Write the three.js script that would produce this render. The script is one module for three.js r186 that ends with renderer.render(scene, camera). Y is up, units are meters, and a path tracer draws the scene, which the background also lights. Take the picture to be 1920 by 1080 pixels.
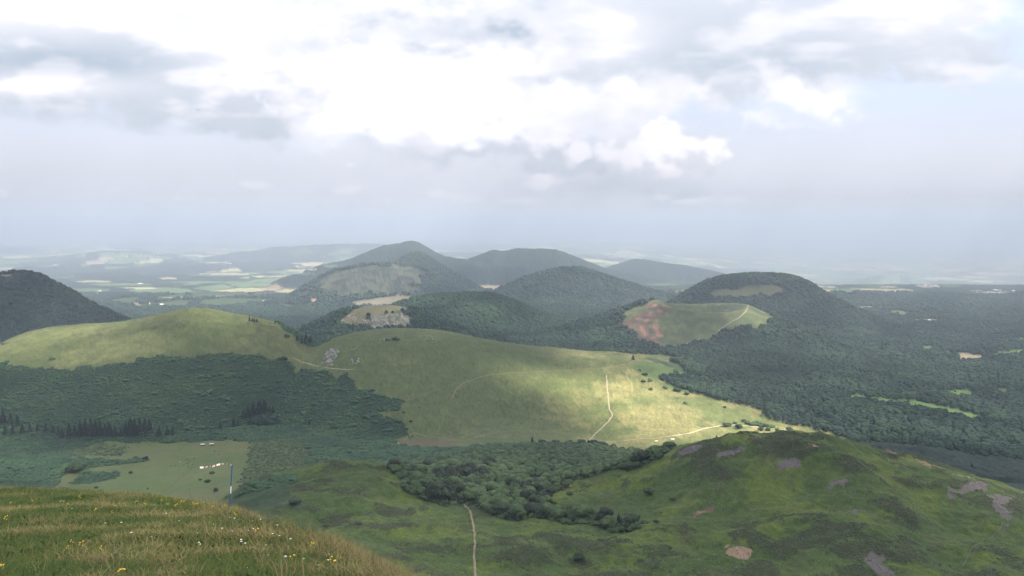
import * as THREE from 'three';
import { mergeGeometries } from 'three/addons/utils/BufferGeometryUtils.js';
import { MarchingCubes } from 'three/addons/objects/MarchingCubes.js';

// ---------------------------------------------------------------- camera, sun, exposure
const EYE = 500, F = 1530, PITCH = Math.atan((540 - 425) / F);          // metres above the plateau datum; focal length in photo pixels
const camera = new THREE.PerspectiveCamera(2 * Math.atan(540 / F) * 180 / Math.PI, 1920 / 1080, 0.5, 200000);
camera.position.set(0, EYE, 0);
camera.rotation.x = -PITCH;
const scene = new THREE.Scene();
const renderer = new THREE.WebGLRenderer();
renderer.toneMapping = THREE.LinearToneMapping;
renderer.toneMappingExposure = 2.68;
renderer.shadowMap.enabled = true;
const SUN_AZ = 122 * Math.PI / 180, SUN_EL = 52 * Math.PI / 180;          // from north (-z) clockwise: behind the viewer on the right
const SUN = new THREE.Vector3(Math.sin(SUN_AZ) * Math.cos(SUN_EL), Math.sin(SUN_EL), -Math.cos(SUN_AZ) * Math.cos(SUN_EL));
const sun = new THREE.DirectionalLight(0xfff4e2, 5);
sun.name = 'sun'; sun.position.copy(SUN).multiplyScalar(9000).add(new THREE.Vector3(0, 0, -3000)); sun.target.position.set(0, 0, -3000);
sun.castShadow = true; sun.shadow.radius = 6; sun.shadow.mapSize.set(4096, 4096);
Object.assign(sun.shadow.camera, { left: -6000, right: 6000, top: 7000, bottom: -7000, near: 10, far: 20000 });
scene.add(sun, sun.target);
scene.fog = new THREE.FogExp2(new THREE.Color().setRGB(0.69, 0.81, 1.0), 0.000124);
const CLOUD_H = 2300;                                                       // cloud base above the datum

// ---------------------------------------------------------------- noise and small helpers
let seed = 12345;
const rnd = () => { seed = (seed + 0x6d2b79f5) | 0; let t = Math.imul(seed ^ (seed >>> 15), 1 | seed); t = (t + Math.imul(t ^ (t >>> 7), 61 | t)) ^ t; return ((t ^ (t >>> 14)) >>> 0) / 4294967296; };
const rr = (a, b) => a + (b - a) * rnd();
const PERM = new Uint8Array(512), GX = new Float32Array(256), GY = new Float32Array(256);
for (let i = 0; i < 256; i++) { PERM[i] = i; const a = rnd() * 6.2832; GX[i] = Math.cos(a); GY[i] = Math.sin(a); }
for (let i = 255; i > 0; i--) { const j = Math.floor(rnd() * (i + 1)), t = PERM[i]; PERM[i] = PERM[j]; PERM[j] = t; }
for (let i = 0; i < 256; i++) PERM[i + 256] = PERM[i];
function noise(x, y) {
  const xf = Math.floor(x), yf = Math.floor(y), fx = x - xf, fy = y - yf, X = xf & 255, Y = yf & 255;
  const u = fx * fx * fx * (fx * (fx * 6 - 15) + 10), v = fy * fy * fy * (fy * (fy * 6 - 15) + 10);
  const a = PERM[PERM[X] + Y], b = PERM[PERM[X + 1] + Y], c = PERM[PERM[X] + Y + 1], d = PERM[PERM[X + 1] + Y + 1];
  const n0 = GX[a] * fx + GY[a] * fy, n1 = GX[b] * (fx - 1) + GY[b] * fy, n2 = GX[c] * fx + GY[c] * (fy - 1), n3 = GX[d] * (fx - 1) + GY[d] * (fy - 1);
  return (n0 + (n1 - n0) * u + ((n2 + (n3 - n2) * u) - (n0 + (n1 - n0) * u)) * v) * 1.45;
}
function fbm(x, y, o = 4) { let s = 0, a = 0.5; for (let i = 0; i < o; i++) { s += a * noise(x, y); a *= 0.5; x = x * 2.03 + 17.1; y = y * 2.03 - 9.7; } return s; }
const hash = (x, y) => { let h = Math.imul(x | 0, 374761393) + Math.imul(y | 0, 668265263); h = Math.imul(h ^ (h >>> 13), 1274126177); return ((h ^ (h >>> 16)) >>> 0) / 4294967296; };
const clamp = (x, a, b) => x < a ? a : x > b ? b : x, lerp = (a, b, t) => a + (b - a) * t;
const sstep = (a, b, x) => { const t = clamp((x - a) / (b - a), 0, 1); return t * t * (3 - 2 * t); };
const quant = (v) => 2 ** Math.round(Math.log2(v));
const smax = (a, b, k) => { const h = clamp(0.5 + 0.5 * (a - b) / k, 0, 1); return lerp(b, a, h) + k * h * (1 - h); };
const mix3 = (a, b, t) => [lerp(a[0], b[0], t), lerp(a[1], b[1], t), lerp(a[2], b[2], t)];
function cell(x, y) {                                                       // nearest feature point: id, distance, distance to the second
  const xi = Math.floor(x), yi = Math.floor(y); let d1 = 9, d2 = 9, id = 0;
  for (let j = -1; j < 2; j++) for (let i = -1; i < 2; i++) {
    const a = xi + i, b = yi + j, px = a + hash(a, b), py = b + hash(a + 71, b - 33), d = Math.hypot(px - x, py - y);
    if (d < d1) { d2 = d1; d1 = d; id = hash(a * 3 + 5, b * 7 - 2); } else if (d < d2) d2 = d;
  }
  return [id, d1, d2];
}
const cp = Math.cos(PITCH), sp = Math.sin(PITCH);
// a direction through photo pixel (px, py): offset in x and y for each metre of depth north of the eye
function ray(px, py) { const u = (px - 960) / F, v = (540 - py) / F, dz = cp + v * sp, dy = -sp + v * cp; return [u / dz, dy / dz]; }
const at = (px, py, D) => { const [a, b] = ray(px, py); return [a * D, EYE + b * D, -D]; };
function toPixel(x, y, z) { const dy = y - EYE, dep = -dy * sp - z * cp, v = dy * cp - z * sp; return [960 + F * x / dep, 540 - F * v / dep, dep]; }

// ---------------------------------------------------------------- the shape of the land
// base ground: surveyed points (bearing and drop as seen, distance as known), joined by a smooth interpolation in bearing and log distance
const SURVEY = [
  [890, 1080, 470], [885, 960, 640], [700, 1000, 560], [600, 1040, 500], [750, 1080, 460], [1040, 1000, 583], [1150, 940, 660], [1100, 985, 600], [1200, 1040, 530], [1400, 1060, 500],
  [1640, 1078, 485], [1850, 1060, 500], [1300, 1000, 565], [1600, 1000, 560], [1850, 960, 610], [300, 1010, 700], [100, 1000, 800],
  [900, 930, 740], [800, 900, 850], [950, 880, 950], [1000, 850, 1150], [1100, 840, 1300], [1100, 832, 1390], [800, 830, 1390], [1200, 830, 1395], [1100, 760, 1650], [1100, 700, 1950],
  [1180, 680, 2100], [1350, 800, 1480], [1440, 800, 1480], [1300, 720, 1800], [1410, 770, 1600], [600, 850, 1200], [700, 850, 1230],
  [150, 920, 1110], [300, 900, 1160], [440, 822, 1400], [200, 830, 1380], [50, 900, 1150], [-150, 830, 1380],
  [1500, 760, 1650], [1500, 700, 2050], [1700, 800, 1500], [1900, 860, 1330], [1900, 750, 2000], [1700, 700, 2300], [1900, 680, 2700], [1700, 640, 3300], [1900, 620, 3800], [1600, 600, 4200],
  [1700, 570, 5300], [1900, 563, 6000], [2200, 640, 3800], [2300, 800, 1600],
  [300, 590, 4700], [190, 570, 5500], [500, 565, 5700], [620, 590, 4600], [0, 565, 5800], [-300, 600, 4500],
  [960, 580, 4500], [1000, 560, 5200], [1200, 600, 3600], [850, 540, 6500], [1250, 545, 6500], [1000, 645, 2650], [900, 628, 2850], [1100, 625, 2900],
];
const KU = 1.0, KV = 0.42, KC = 0.06;
const RB = SURVEY.map(([px, py, D]) => { const p = at(px, py, D); return { u: KU * p[0] / D, v: KV * Math.log(D), y: p[1] }; });
RB.push(...[[-0.7, 9000], [-0.3, 9000], [0, 9000], [0.3, 9000], [0.6, 8200], [-0.9, 7000], [0.9, 7000]].map(([u, D]) => ({ u: KU * u, v: KV * Math.log(D), y: EYE - 540 })));
RB.push(...[[-0.6, 300], [0, 300], [0.6, 300], [-1, 900], [1, 800]].map(([u, D]) => ({ u: KU * u, v: KV * Math.log(D), y: EYE - (D === 300 ? 190 : 260) })));
const kern = (du, dv) => Math.sqrt(du * du + dv * dv + KC * KC);
(function solve() {
  const n = RB.length, mean = RB.reduce((s, p) => s + p.y, 0) / n, A = RB.map((p, i) => [...RB.map((q, j) => kern(p.u - q.u, p.v - q.v) - (i === j ? 0.004 : 0)), p.y - mean]);
  for (let c = 0; c < n; c++) {
    let m = c; for (let r = c + 1; r < n; r++) if (Math.abs(A[r][c]) > Math.abs(A[m][c])) m = r;
    [A[c], A[m]] = [A[m], A[c]];
    for (let r = c + 1; r < n; r++) { const k = A[r][c] / A[c][c]; if (k) for (let q = c; q <= n; q++) A[r][q] -= k * A[c][q]; }
  }
  for (let c = n - 1; c >= 0; c--) { let s = A[c][n]; for (let q = c + 1; q < n; q++) s -= A[c][q] * RB[q].w; RB[c].w = s / A[c][c]; }
  RB.mean = mean;
})();
function baseGround(x, z) {
  const D = Math.max(-z, 60), u = KU * clamp(x / D, -1.1, 1.1), v = KV * Math.log(clamp(D, 250, 9000));
  let s = RB.mean; for (const p of RB) s += p.w * kern(u - p.u, v - p.v);
  const far = sstep(6200, 9000, D);
  if (far > 0) {
    const scarp = sstep(0.06, 0.42, x / D) * sstep(7000, 11000, D), roll = (fbm(x / 2600, z / 2600, 4) * 75) * (1 - 0.75 * scarp);
    s = lerp(s, EYE - 540 - 440 * scarp + roll * sstep(6500, 9500, D), far);
  }
  return s;
}
// hills: the ridge line as seen (photo pixels) at distance D; the ground falls from it towards the viewer (front) and away (back)
const HILLS = [
  { key: 'near', name: 'hill', label: 'green heather-clad near hill on the right with bare grey scree patches', D: 770, a: 40, fs: 0.05, bs: 0.62, ba: 25, k: 8, l: [[860, 1010], [900, 985], [980, 947], [1050, 917], [1110, 895], [1160, 881], [1250, 850], [1330, 828], [1400, 815], [1480, 811], [1560, 824], [1640, 838], [1720, 860], [1800, 885], [1920, 921], [2100, 985], [2300, 1060]] },
  { key: 'knoll', name: 'hill', label: 'low grassy knoll at lower centre left of the dark wood', D: 735, a: 60, fs: 0.0, bs: 0.6, ba: 30, k: 10, l: [[200, 1090], [300, 1015], [380, 958], [430, 922], [500, 896], [560, 880], [600, 873], [680, 873], [740, 882], [800, 908], [860, 940], [900, 962], [980, 1020]] },
  { key: 'suchet', name: 'hill', label: 'broad grassy hill at left with dark shrubs covering its lower slope', D: 1950, a: 130, fs: 0.36, bs: 0.42, ba: 90, k: 18, l: [[-400, 800], [-200, 740], [-100, 700], [0, 645], [60, 620], [160, 607], [220, 603], [290, 590], [340, 581], [380, 579], [440, 590], [500, 603], [540, 618], [580, 640], [640, 690], [700, 760]] },
  { key: 'clierzou', name: 'hill', label: 'smooth grassy mound in the middle with a rock outcrop on its left', D: 1980, a: 250, fs: 0.31, bs: 0.3, ba: 150, k: 14, l: [[380, 760], [420, 720], [500, 690], [560, 660], [600, 642], [660, 626], [700, 620], [740, 618], [800, 621], [850, 628], [900, 637], [960, 648], [1040, 656], [1100, 662], [1200, 670], [1300, 700], [1360, 740]] },
  { key: 'rocky', name: 'hill', label: 'small hill with pale brown flat top and grey rock faces', D: 2650, a: 50, fs: 0.5, bs: 0.4, ba: 60, k: 14, l: [[460, 680], [520, 640], [600, 606], [640, 588], [680, 576], [700, 573], [740, 573], [760, 577], [790, 588], [830, 603], [900, 627], [980, 650], [1060, 690]] },
  { key: 'green', name: 'hill', label: 'rounded light green wooded hill behind the rocky hill', D: 3400, a: 150, fs: 0.34, bs: 0.35, ba: 150, k: 20, l: [[560, 640], [640, 603], [720, 580], [780, 562], [830, 555], [880, 553], [920, 556], [960, 567], [1000, 583], [1040, 596], [1100, 606], [1200, 625]] },
  { key: 'pariou', name: 'hill', label: 'volcano cone with open grassy crater and a red scree scar on its left', crater: true },
  { key: 'goules', name: 'hill', label: 'dark wooded dome behind the crater with an olive clearing on its face', D: 4000, a: 260, fs: 0.42, bs: 0.4, ba: 200, k: 25, l: [[1100, 650], [1200, 600], [1260, 570], [1290, 550], [1320, 533], [1360, 521], [1400, 517], [1440, 517], [1480, 520], [1510, 530], [1540, 548], [1580, 570], [1640, 592], [1720, 615], [1800, 650]] },
  { key: 'cone', name: 'hill', label: 'dark blue wooded cone right of centre beyond the green hill', D: 5300, a: 200, fs: 0.4, bs: 0.4, ba: 200, k: 30, l: [[780, 620], [880, 575], [940, 545], [980, 525], [1030, 511], [1070, 506], [1090, 507], [1130, 518], [1180, 535], [1230, 550], [1290, 562], [1400, 590]] },
  { key: 'jumes', name: 'hill', label: 'flat-topped blue hill on the skyline right of the tallest peak', D: 7600, a: 220, fs: 0.36, bs: 0.4, ba: 200, k: 40, l: [[760, 535], [820, 510], [870, 490], [900, 480], [925, 472], [945, 473], [960, 469], [980, 467], [1040, 470], [1060, 476], [1100, 492], [1150, 508], [1220, 522], [1300, 545], [1380, 565]] },
  { key: 'peak', name: 'hill', label: 'tallest blue peak on the skyline left of centre', D: 7200, a: 160, fs: 0.36, bs: 0.4, ba: 150, k: 40, l: [[480, 545], [540, 520], [600, 500], [650, 489], [690, 473], [720, 462], [745, 459], [775, 454], [800, 465], [830, 480], [870, 488], [920, 502], [960, 525], [1020, 550]] },
  { key: 'chopine', name: 'hill', label: 'small dark pointed hill in front of the tallest blue peak', D: 6100, a: 90, fs: 0.5, bs: 0.5, ba: 90, k: 25, l: [[640, 550], [690, 520], [730, 502], [750, 490], [765, 480], [785, 477], [800, 483], [815, 492], [840, 505], [880, 530], [930, 560]] },
  { key: 'gouttes', name: 'hill', label: 'low olive brown hill with thin grass below the pointed hill', D: 5600, a: 200, fs: 0.36, bs: 0.4, ba: 200, k: 25, l: [[480, 585], [540, 558], [590, 530], [620, 513], [660, 503], [690, 499], [740, 497], [780, 502], [810, 515], [850, 535], [900, 560], [960, 590]] },
  { key: 'east', name: 'hill', label: 'pale blue pointed hill on the skyline right of centre', D: 8800, a: 180, fs: 0.34, bs: 0.4, ba: 150, k: 40, l: [[1020, 540], [1080, 520], [1130, 505], [1170, 493], [1190, 488], [1210, 488], [1240, 494], [1290, 500], [1330, 508], [1380, 520], [1440, 538], [1520, 560]] },
  { key: 'come', name: 'hill', label: 'steep dark wooded hill cut by the left edge', D: 2950, a: 90, fs: 0.5, bs: 0.5, ba: 90, k: 25, l: [[-400, 700], [-250, 620], [-120, 548], [-40, 521], [0, 517], [35, 514], [60, 517], [90, 531], [120, 547], [160, 570], [200, 590], [240, 605], [300, 627], [380, 660]] },
  { key: 'farleft', name: 'hill', label: 'long low blue ridge left of the tallest peak', D: 14000, a: 500, fs: 0.2, bs: 0.2, ba: 500, k: 40, l: [[340, 490], [420, 478], [480, 468], [560, 462], [620, 459], [700, 458], [760, 464], [820, 475], [900, 490]] },
  { key: 'farmid', name: 'hill', label: 'faint low ridge behind the flat-topped blue hill', D: 20000, a: 600, fs: 0.12, bs: 0.15, ba: 500, k: 40, l: [[660, 480], [760, 472], [840, 466], [900, 466], [950, 467], [1020, 462], [1040, 463], [1080, 468], [1200, 482], [1300, 495]] },
  { key: 'horizon', name: 'hill', label: 'palest ridge along the left half of the horizon', D: 48000, a: 900, fs: 0.06, bs: 0.1, ba: 500, k: 60, l: [[-700, 442], [-200, 440], [0, 438.5], [240, 437], [400, 440], [600, 441], [800, 443], [880, 442], [960, 441.5], [1050, 445], [1200, 452], [1500, 465]] },
  { key: 'lowland', name: 'hill', label: 'pale rounded hill in the hazy lowland at far right', D: 14000, a: 200, fs: 0.3, bs: 0.3, ba: 200, k: 40, l: [[1480, 565], [1560, 537], [1600, 527], [1650, 517], [1690, 515], [1730, 523], [1770, 537], [1850, 565]] },
  { key: 'rightridge', name: 'hill', label: 'dark wooded rise at the right edge before the lowland', D: 6300, a: 150, fs: 0.3, bs: 0.35, ba: 150, k: 20, l: [[1780, 585], [1840, 566], [1870, 557], [1900, 553], [1960, 551], [2050, 550], [2200, 560], [2400, 600]] },
  { key: 'leftrise', name: 'hill', label: 'low blue wooded rise far left below the horizon', D: 13000, a: 400, fs: 0.2, bs: 0.2, ba: 400, k: 30, l: [[-100, 500], [60, 488], [120, 478], [190, 472], [240, 472], [300, 480], [360, 489], [440, 500]] },
];
for (const h of HILLS) if (h.l) { h.p = h.l.map(([px, py]) => at(px, py, h.D)); h.x0 = h.p[0][0]; h.x1 = h.p[h.p.length - 1][0]; }
function ridgeY(h, x) {
  const p = h.p; let i = 0; const n = p.length;
  if (x <= h.x0) return p[0][1] - (h.x0 - x) * 0.5;
  if (x >= h.x1) return p[n - 1][1] - (x - h.x1) * 0.5;
  while (x > p[i + 1][0]) i++;
  const w = p[i + 1][0] - p[i][0], t = (x - p[i][0]) / w, s = (j) => j <= 0 || j >= n - 1 ? (p[Math.min(j + 1, n - 1)][1] - p[Math.max(j - 1, 0)][1]) / (p[Math.min(j + 1, n - 1)][0] - p[Math.max(j - 1, 0)][0]) : (p[j + 1][1] - p[j - 1][1]) / (p[j + 1][0] - p[j - 1][0]);
  const t2 = t * t, t3 = t2 * t;
  return (2 * t3 - 3 * t2 + 1) * p[i][1] + (t3 - 2 * t2 + t) * w * s(i) + (3 * t2 - 2 * t3) * p[i + 1][1] + (t3 - t2) * w * s(i + 1);
}
const PAR = { x: (1315 - 960) / F * 2900, z: -2900, R: 160 };
function pariouY(x, z) {
  const dx = x - PAR.x, dz = z - PAR.z, r = Math.hypot(dx, dz * 0.95), c = dx / (r + 1e-6), s = -dz / (r + 1e-6);      // c: right, s: away
  const left = EYE - 264, right = EYE - 277, back = EYE - 290, front = EYE - 287;
  const wl = Math.max(0, -c) ** 2, wr = Math.max(0, c) ** 2, wb = Math.max(0, s) ** 2, wf = Math.max(0, -s) ** 2;
  const rim = (left * wl + right * wr + back * wb + front * wf) / (wl + wr + wb + wf) + fbm(c * 1.5 + 3, s * 1.5, 3) * 5;
  const o = r - PAR.R;
  if (o > 0) return rim - (Math.sqrt(o * o + 90) - 9.5) * (0.44 + 0.05 * c) + sstep(0, 300, o) * o * 0.03;
  return rim - Math.min(62, (Math.sqrt(o * o + 90) - 9.5) * 0.6) + 0;
}
// the summit meadow in the foreground: a tilted plane that rolls off beyond this edge (x, distance)
const EDGE = [[-90, 62], [-60, 55], [-28.2, 43], [-16, 35], [-9.6, 27.7], [-6.1, 21.3], [-4.07, 17.3], [-2.33, 13.7], [-0.92, 10.8], [0.4, 7.5], [1.6, 3], [2.6, -6], [3, -40]];
function edgeDistance(x, d) {
  let best = 1e9, sign = 1;
  for (let i = 0; i + 1 < EDGE.length; i++) {
    const [ax, ad] = EDGE[i], [bx, bd] = EDGE[i + 1], ex = bx - ax, ed = bd - ad, t = clamp(((x - ax) * ex + (d - ad) * ed) / (ex * ex + ed * ed), 0, 1), q = Math.hypot(x - ax - t * ex, d - ad - t * ed);
    if (q < best - 1e-6) { best = q; sign = ex * (d - ad) - ed * (x - ax) > 0 ? 1 : -1; }
  }
  return best * sign;
}
function summit(x, z) {
  const d = -z;
  if (d > 420) return -1e4;
  const s = edgeDistance(x, d) + fbm(x / 9, z / 9, 2) * 0.8, o = Math.max(0, s + 1.6);
  return EYE - 1.55 - 0.289 * d - (Math.sqrt(o * o + 2.2) - 1.483) * 0.72 + fbm(x / 7, z / 7, 3) * 0.28 * sstep(4, 14, d) + fbm(x / 1.7 + 8, z / 1.7, 2) * 0.09;
}
// mounds on the near hill: photo pixel, distance, radius, height
const MOUNDS = [[1330, 905, 690, 24, 7], [1385, 850, 735, 26, 6], [1482, 875, 715, 26, 6], [1575, 905, 690, 28, 7], [1640, 955, 640, 30, 8], [1850, 920, 690, 45, 9], [1500, 1010, 560, 26, 5], [1685, 1000, 590, 24, 6], [1390, 1020, 545, 16, 6], [1300, 850, 745, 24, 4], [1620, 1050, 520, 26, 5], [1430, 955, 620, 40, -5], [1150, 945, 650, 60, -7], [1520, 930, 650, 28, -5], [1720, 940, 650, 26, -6], [1780, 1000, 585, 34, -6], [1060, 1010, 560, 30, 4], [960, 1040, 520, 22, 4], [1250, 985, 590, 26, 4]]
  .map(([px, py, D, r, h]) => ({ x: at(px, py, D)[0], z: -D, r, h }));
const tmpH = new Float64Array(HILLS.length);
let region = -1;
function H0(x, z) {                                                        // ground without the small relief; sets region: -1 base, else a hill
  const D = -z; let y = baseGround(x, z); region = -1;
  const b = y; let top = b + 1.5;
  for (let i = 0; i < HILLS.length; i++) {
    const h = HILLS[i]; let v;
    if (h.crater) { if (Math.hypot(x - PAR.x, z - PAR.z) > 1100) continue; v = pariouY(x, z); }
    else {
      if (D > h.D * 1.8 + 1500 || D < h.D * 0.3) continue;
      const f = h.D - D;
      v = ridgeY(h, x * lerp(1, h.D / Math.max(D, 100), 0.25));
      if (h.key === 'near') v += f > 0 ? -(Math.min(f, 300) * 0.045 + Math.max(0, f - 300) * 0.5) : -(Math.sqrt(f * f + 625) - 25) * h.bs;
      else if (h.key === 'knoll') v += f > 0 ? -Math.max(0, f - 260) * 0.4 : -(Math.sqrt(f * f + 900) - 30) * h.bs;
      else v -= f > 0 ? (Math.sqrt(f * f + h.a * h.a) - h.a) * h.fs : (Math.sqrt(f * f + h.ba * h.ba) - h.ba) * h.bs;
      if (h.key === 'goules') v -= 28 * Math.exp(-(((x - 1180) / 150) ** 2 + ((D - 3640) / 130) ** 2));
      if (h.D > 2000) v += fbm(x / (h.D * 0.05), z / (h.D * 0.05), 3) * Math.min(h.D * 0.003, 24) * 0.6;
    }
    const k = h.k ?? 18;
    if (v > y - k) { if (v > top) { top = v; region = i; } y = smax(y, v, k); }
  }
  if (D < 1000 && D > 380) {
    for (const m of MOUNDS) { const q = ((x - m.x) ** 2 + ((z - m.z) * 0.75) ** 2) / (m.r * m.r); if (q < 7) y += m.h * 1.3 * Math.exp(-q); }
    y += (fbm(x / 55 + 3, z / 55, 4) * 8 - Math.abs(fbm(x / 26, z / 40 + 9, 3)) * 5) * sstep(420, 520, D) * (1 - sstep(820, 1000, D));
  } else if (D < 2400) y += fbm(x / 120, z / 120, 3) * 5;
  if (D < 430) { const s = summit(x, z); if (s > y) region = -2; y = smax(y, s, 6 * sstep(60, 160, D) + 0.01); }
  return y;
}
function hit(px, py, from = 3, to = 60000) {                               // where the line of sight through a photo pixel meets the ground
  const [a, b] = ray(px, py); let d = from, last = from;
  for (;;) {
    const y = EYE + b * d - H0(a * d, -d);
    if (y < 0) break;
    last = d; d *= d < 100 ? 1.02 : 1.006; if (d > to) return null;
  }
  for (let i = 0; i < 18; i++) { const m = (last + d) / 2; if (EYE + b * m < H0(a * m, -m)) d = m; else last = m; }
  return [a * d, -d];
}
// ---------------------------------------------------------------- land cover: outlines on the ground
const COVER = [];
function cover(kind, outline, from = 430, warp = 1) {
  const pts = outline.map(([px, py]) => hit(px, py, from)).filter(Boolean);
  if (pts.length < 3) { console.log('cover lost', kind); return; }
  const xs = pts.map((p) => p[0]), zs = pts.map((p) => p[1]);
  COVER.push({ kind, pts, warp, x0: Math.min(...xs), x1: Math.max(...xs), z0: Math.min(...zs), z1: Math.max(...zs) });
}
function coverGround(kind, pts, warp = 1) { const xs = pts.map((p) => p[0]), zs = pts.map((p) => p[1]); COVER.push({ kind, pts, warp, x0: Math.min(...xs), x1: Math.max(...xs), z0: Math.min(...zs), z1: Math.max(...zs) }); }
function inside(c, x, z) {
  if (x < c.x0 || x > c.x1 || z < c.z0 || z > c.z1) return false;
  let r = false; const p = c.pts;
  for (let i = 0, j = p.length - 1; i < p.length; j = i++) if ((p[i][1] > z) !== (p[j][1] > z) && x < (p[j][0] - p[i][0]) * (z - p[i][1]) / (p[j][1] - p[i][1]) + p[i][0]) r = !r;
  return r;
}
const ell = (cx, cy, rx, ry, deg = 0) => Array.from({ length: 14 }, (_, i) => { const t = i / 14 * 6.2832, k = deg * Math.PI / 180, x = rx * Math.cos(t), y = ry * Math.sin(t); return [cx + x * Math.cos(k) - y * Math.sin(k), cy + x * Math.sin(k) + y * Math.cos(k)]; });
// meadows
cover('meadow', [[545, 668], [560, 655], [600, 645], [640, 633], [700, 623], [740, 621], [800, 624], [850, 631], [900, 640], [960, 651], [1040, 659], [1100, 665], [1195, 672], [1215, 674], [1330, 712], [1420, 768], [1445, 786], [1560, 812], [1600, 826], [1560, 850], [1440, 850], [1330, 858], [1250, 850], [1100, 839], [930, 837], [850, 839], [740, 833], [735, 822], [770, 815], [755, 795], [715, 777], [770, 757], [740, 747], [690, 732], [650, 706], [600, 697], [560, 692]], 900, 1.6);
cover('meadow', [[1120, 664], [1200, 664], [1290, 672], [1240, 676], [1195, 673]], 900);
coverGround('suchetgrass', [[-1330, -1850], [-560, -1850], [-540, -1930], [-640, -2080], [-800, -2150], [-1330, -2150]]);
coverGround('meadow', [[-440, -1900], [300, -1900], [320, -2050], [0, -2130], [-300, -2120], [-440, -2020]]);
cover('suchetgrass', [[-120, 715], [-60, 688], [60, 690], [150, 690], [230, 681], [300, 673], [400, 663], [470, 666], [530, 673], [548, 688], [580, 690], [600, 680], [600, 650], [560, 636], [540, 622], [500, 607], [440, 594], [380, 583], [340, 585], [290, 594], [220, 607], [160, 611], [60, 624], [0, 650], [-120, 708]], 430, 2.2);
cover('brightgreen', [[1180, 690], [1200, 676], [1260, 690], [1330, 712], [1325, 716], [1290, 706], [1230, 712], [1260, 722], [1300, 735], [1290, 738], [1240, 722]]);
cover('forest', [[1232, 708], [1290, 708], [1325, 716], [1345, 724], [1420, 766], [1380, 758], [1320, 742], [1275, 728], [1245, 716]]);
cover('pasture', [[135, 842], [330, 829], [440, 823], [470, 827], [466, 860], [456, 890], [440, 920], [405, 950], [80, 950], [85, 930], [120, 890]]);
cover('roughfern', [[465, 828], [560, 818], [580, 840], [575, 870], [540, 880], [480, 900], [450, 905], [458, 880], [468, 850]]);
cover('fern', [[128, 862], [150, 855], [200, 864], [272, 858], [278, 864], [220, 872], [180, 876], [130, 882]]);
cover('fern', [[140, 898], [165, 884], [225, 884], [228, 892], [170, 906], [135, 908]]);
cover('roughfern', [[135, 842], [240, 836], [230, 856], [140, 856]]);
cover('fern', [[425, 950], [470, 908], [520, 893], [546, 886], [560, 905], [540, 915], [552, 935], [575, 950], [560, 960], [480, 957]], 430, 0.5);
cover('bare', [[745, 825], [765, 822], [800, 823], [850, 827], [856, 832], [800, 835], [755, 834]]);
cover('wood', [[735, 888], [760, 868], [800, 870], [860, 857], [930, 842], [1000, 839], [1100, 842], [1200, 848], [1262, 842], [1235, 860], [1165, 881], [1080, 900], [1018, 923], [1040, 940], [1020, 958], [1060, 965], [1120, 968], [1200, 982], [1190, 996], [1120, 986], [1000, 972], [920, 968], [880, 948], [800, 940], [760, 918]], 430, 0.5);
cover('meadow', ell(1000, 903, 24, 8), 430, 0.5);
// Pariou and its neighbours
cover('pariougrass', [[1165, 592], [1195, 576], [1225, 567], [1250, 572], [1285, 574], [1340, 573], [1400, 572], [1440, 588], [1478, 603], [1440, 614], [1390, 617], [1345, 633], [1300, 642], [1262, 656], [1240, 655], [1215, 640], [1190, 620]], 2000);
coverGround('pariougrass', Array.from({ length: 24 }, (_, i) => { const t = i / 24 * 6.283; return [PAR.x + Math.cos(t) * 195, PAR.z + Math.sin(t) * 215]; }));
cover('scree_red', [[1150, 612], [1178, 600], [1196, 590], [1207, 577], [1218, 568], [1240, 572], [1251, 580], [1250, 590], [1232, 598], [1225, 604], [1240, 620], [1244, 640], [1238, 656], [1228, 648], [1200, 640], [1186, 640], [1190, 628], [1168, 616]], 2000, 0.6);
cover('scree_red', [[1240, 572], [1252, 578], [1250, 592], [1238, 598], [1236, 582]], 2000);
cover('clearing', [[1332, 547], [1350, 541], [1380, 545], [1400, 536], [1450, 534], [1475, 545], [1462, 553], [1400, 561], [1340, 561]], 3000);
cover('tan', [[0, 517], [25, 515], [27, 520], [0, 525], [-30, 528], [-30, 520]], 2500);
coverGround('rockytop', [[-535, -2590], [-345, -2590], [-330, -2700], [-400, -2790], [-500, -2770]], 0.7);
cover('rockytop', [[650, 590], [680, 578], [700, 575], [740, 575], [760, 580], [755, 588], [720, 588], [690, 592], [690, 612], [640, 612], [636, 600]], 2300, 0.6);
cover('rockface', [[692, 592], [720, 588], [757, 588], [772, 598], [765, 612], [700, 620], [690, 612]], 2300);
cover('stubble', [[655, 567], [690, 563], [790, 561], [765, 572], [740, 575], [670, 575]], 3600, 0.4);
cover('olive', [[590, 533], [620, 515], [660, 505], [740, 499], [790, 508], [800, 530], [780, 552], [700, 556], [640, 556], [560, 552]], 4600, 2.6);
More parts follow.
